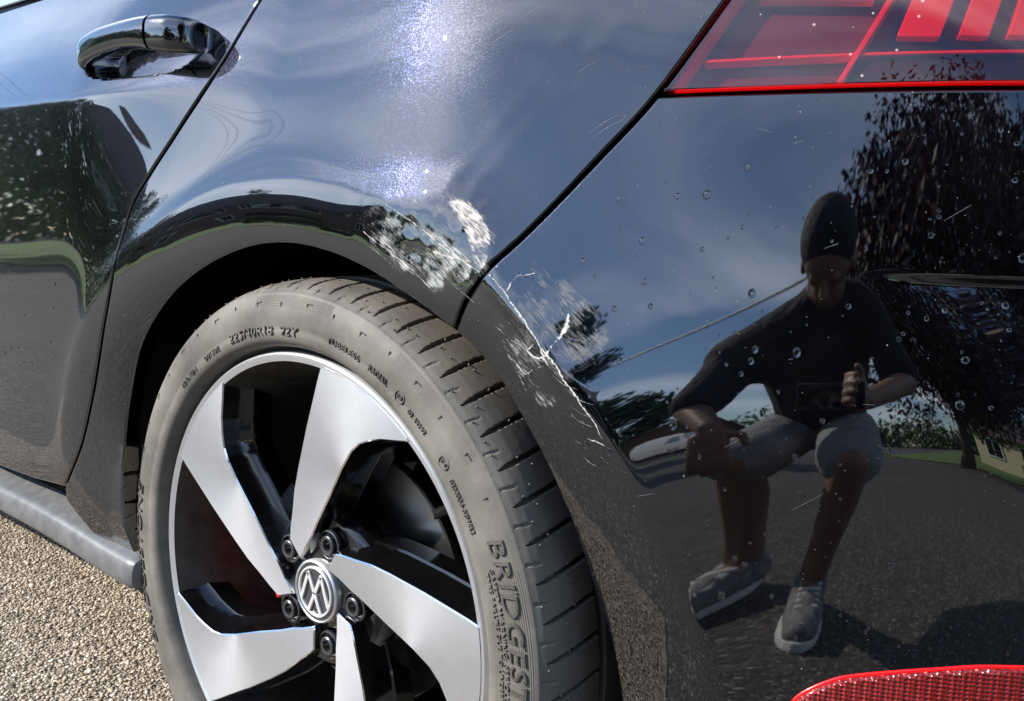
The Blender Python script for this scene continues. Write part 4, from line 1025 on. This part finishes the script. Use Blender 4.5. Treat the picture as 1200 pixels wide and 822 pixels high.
capsule(body, hv((0, .085, .012)), hv((0, .108, -.018)), .010, .014, 8)
for sx in (-1, 1): body.sphere(hv((sx * .083, -.005, .0)), .024, 6, (.35, .8, 1.1)); capsule(body, hv((sx * .015, .088, -.05)), hv((0, .094, -.05)), .008, .008, 8); body.sphere(hv((sx * .033, .078, .018)), .013, 6)
# hands: palm, four unequal bent fingers and a thumb
def hand(wr, fwd, up, out, curl):
    wr, fwd, up, out = Vector(wr), Vector(fwd).normalized(), Vector(up).normalized(), Vector(out).normalized()
    capsule(body, wr, wr + fwd * .05, .026, .022)
    for k in (-1, 0, 1): capsule(body, wr + fwd * .03 + out * k * .022, wr + fwd * .085 + out * k * .026, .019, .014)
    for i, (k, L) in enumerate(((-1.5, .058), (-.5, .075), (.5, .080), (1.5, .070))):
        p0 = wr + fwd * .088 + out * k * .020; d1 = (fwd + up * -curl * .5).normalized(); d2 = (fwd + up * -curl * 1.6).normalized(); d3 = (fwd * .4 - up * curl * 1.8).normalized()
        p1 = p0 + d1 * L * .45; p2 = p1 + d2 * L * .32; p3 = p2 + d3 * L * .25
        capsule(body, p0, p1, .0105, .0095, 8); capsule(body, p1, p2, .0095, .0088, 8); capsule(body, p2, p3, .0088, .0075, 8)
    t0 = wr + fwd * .03 + out * .030; t1 = t0 + (out + fwd * .5).normalized() * .038; t2 = t1 + (fwd + out * .15 - up * curl * .4).normalized() * .032
    capsule(body, t0, t1, .014, .011, 8); capsule(body, t1, t2, .011, .009, 8)
kL = Vector(J['kneL'])
hand(J['wrL'], (.25, .1, -.95), (.2, .95, .2), (.95, -.1, .3), .35)
hand(J['wrR'], (-.35, .75, .10), (-.75, -.45, .1), (0, -.1, 1), .9)
person = body.build('person', M['skin'], None, smooth=True); person.location = PO; person.rotation_euler = (0, 0, PR)
remesh(person, .0045, 3)
tag(person, 'person in a black t-shirt and grey shorts crouching with a phone beside the car', 'person')
b = MB()
for a, c, r0, r1 in (('pel', 'belly', .16, .165), ('belly', 'chest', .165, .175), ('chest', 'shL', .12, .092), ('chest', 'shR', .12, .092)): capsule(b, J[a], J[c], r0, r1)
b.sphere(Vector(J['chest']).lerp(Vector(J['neck']), .55), .105, 8)
for s in 'LR': capsule(b, J['neck'], J['sh' + s], .078, .090)
capsule(b, J['chest'], Vector(J['neck']) + Vector((.005, .02, .02)), .12, .066)
for s in 'LR': a, c = Vector(J['sh' + s]), Vector(J['el' + s]); capsule(b, a, a.lerp(c, .85), .078, .070)
o = b.build('t_shirt', M['shirt'], person, smooth=True); remesh(o, .012, 4)
b = MB(); capsule(b, J['pel'], Vector(J['pel']) + Vector((0, .06, .06)), .15, .148)
for s in 'LR': a, c = Vector(J['hip' + s]), Vector(J['kne' + s]); capsule(b, a, a.lerp(c, .88), .118, .100)
o = b.build('shorts', M['shorts'], person, smooth=True); remesh(o, .012, 4)
b = MB(); b.sphere(hv((0, -.022, .048)), .086, 10, (.92, 1.03, 1.0)); b.sphere(hv((0, -.05, .0)), .076, 8, (.95, .9, 1.1)); o = b.build('hair', M['hair'], person, smooth=True); remesh(o, .010, 2)
for s, yaw in (('L', .25), ('R', -.15)):
    k = Vector(J['ank' + s]); dr = Vector((-math.sin(yaw), math.cos(yaw), 0)); base = Vector((k.x, k.y, 0))
    b = MB(); capsule(b, base + dr * -.05 + Vector((0, 0, .055)), base + dr * .10 + Vector((0, 0, .045)), .042, .046); capsule(b, base + dr * .08 + Vector((0, 0, .042)), base + dr * .185 + Vector((0, 0, .036)), .045, .036); capsule(b, k + Vector((0, 0, -.04)), k + Vector((0, 0, -.005)), .046, .044)
    o = b.build('shoe', M['shoe'], person, smooth=True); remesh(o, .008, 3)
    lc = MB(); sdl = Vector((dr.y, -dr.x, 0))
    for i in range(5):
        q = base + dr * (.035 + .024 * i) + Vector((0, 0, .104 - .0058 * i)); capsule(lc, q - sdl * .022 - Vector((0, 0, .008)), q + sdl * .022 - Vector((0, 0, .008)), .0060, .0060, 6)
    lc.build('laces', M['sole'], o, smooth=True)
    b = MB(); sd_ = Vector((dr.y, -dr.x, 0)); ring = [base + dr * (.065 + .165 * math.cos(a)) + sd_ * (.047 * math.sin(a) * (1 + .15 * math.cos(a))) for a in [2 * math.pi * i / 24 for i in range(24)]]
    b.prism([(q.x, q.y) for q in ring], .0, .026); b.build('sole', M['sole'], o, bevel=.006)
# phone just behind the lens of the view
ph_ = MB(); ph_.box((0, 0, 0), (.146, .071, .0078)); phm = ph_.mesh('smartphone', smooth=True, bevel=.0035, seg=3, angle=40)
phone = tag(link('smartphone', phm, None, M['gloss_black']), 'black smartphone held by the crouching photographer', 'phone')
CR, CU, CF = Vector((.77401537, .63235862, .03198095)), Vector((-.11420287, .08974809, .98939526)), Vector((-.6227824, .76945945, -.14168357))
mp = Matrix((CR, CU, -CF)).transposed().to_4x4(); mp.translation = Vector((.6943, -.5337, .6967)) - CF * .012 + CR * .055 - CU * .022
phone.matrix_world = mp
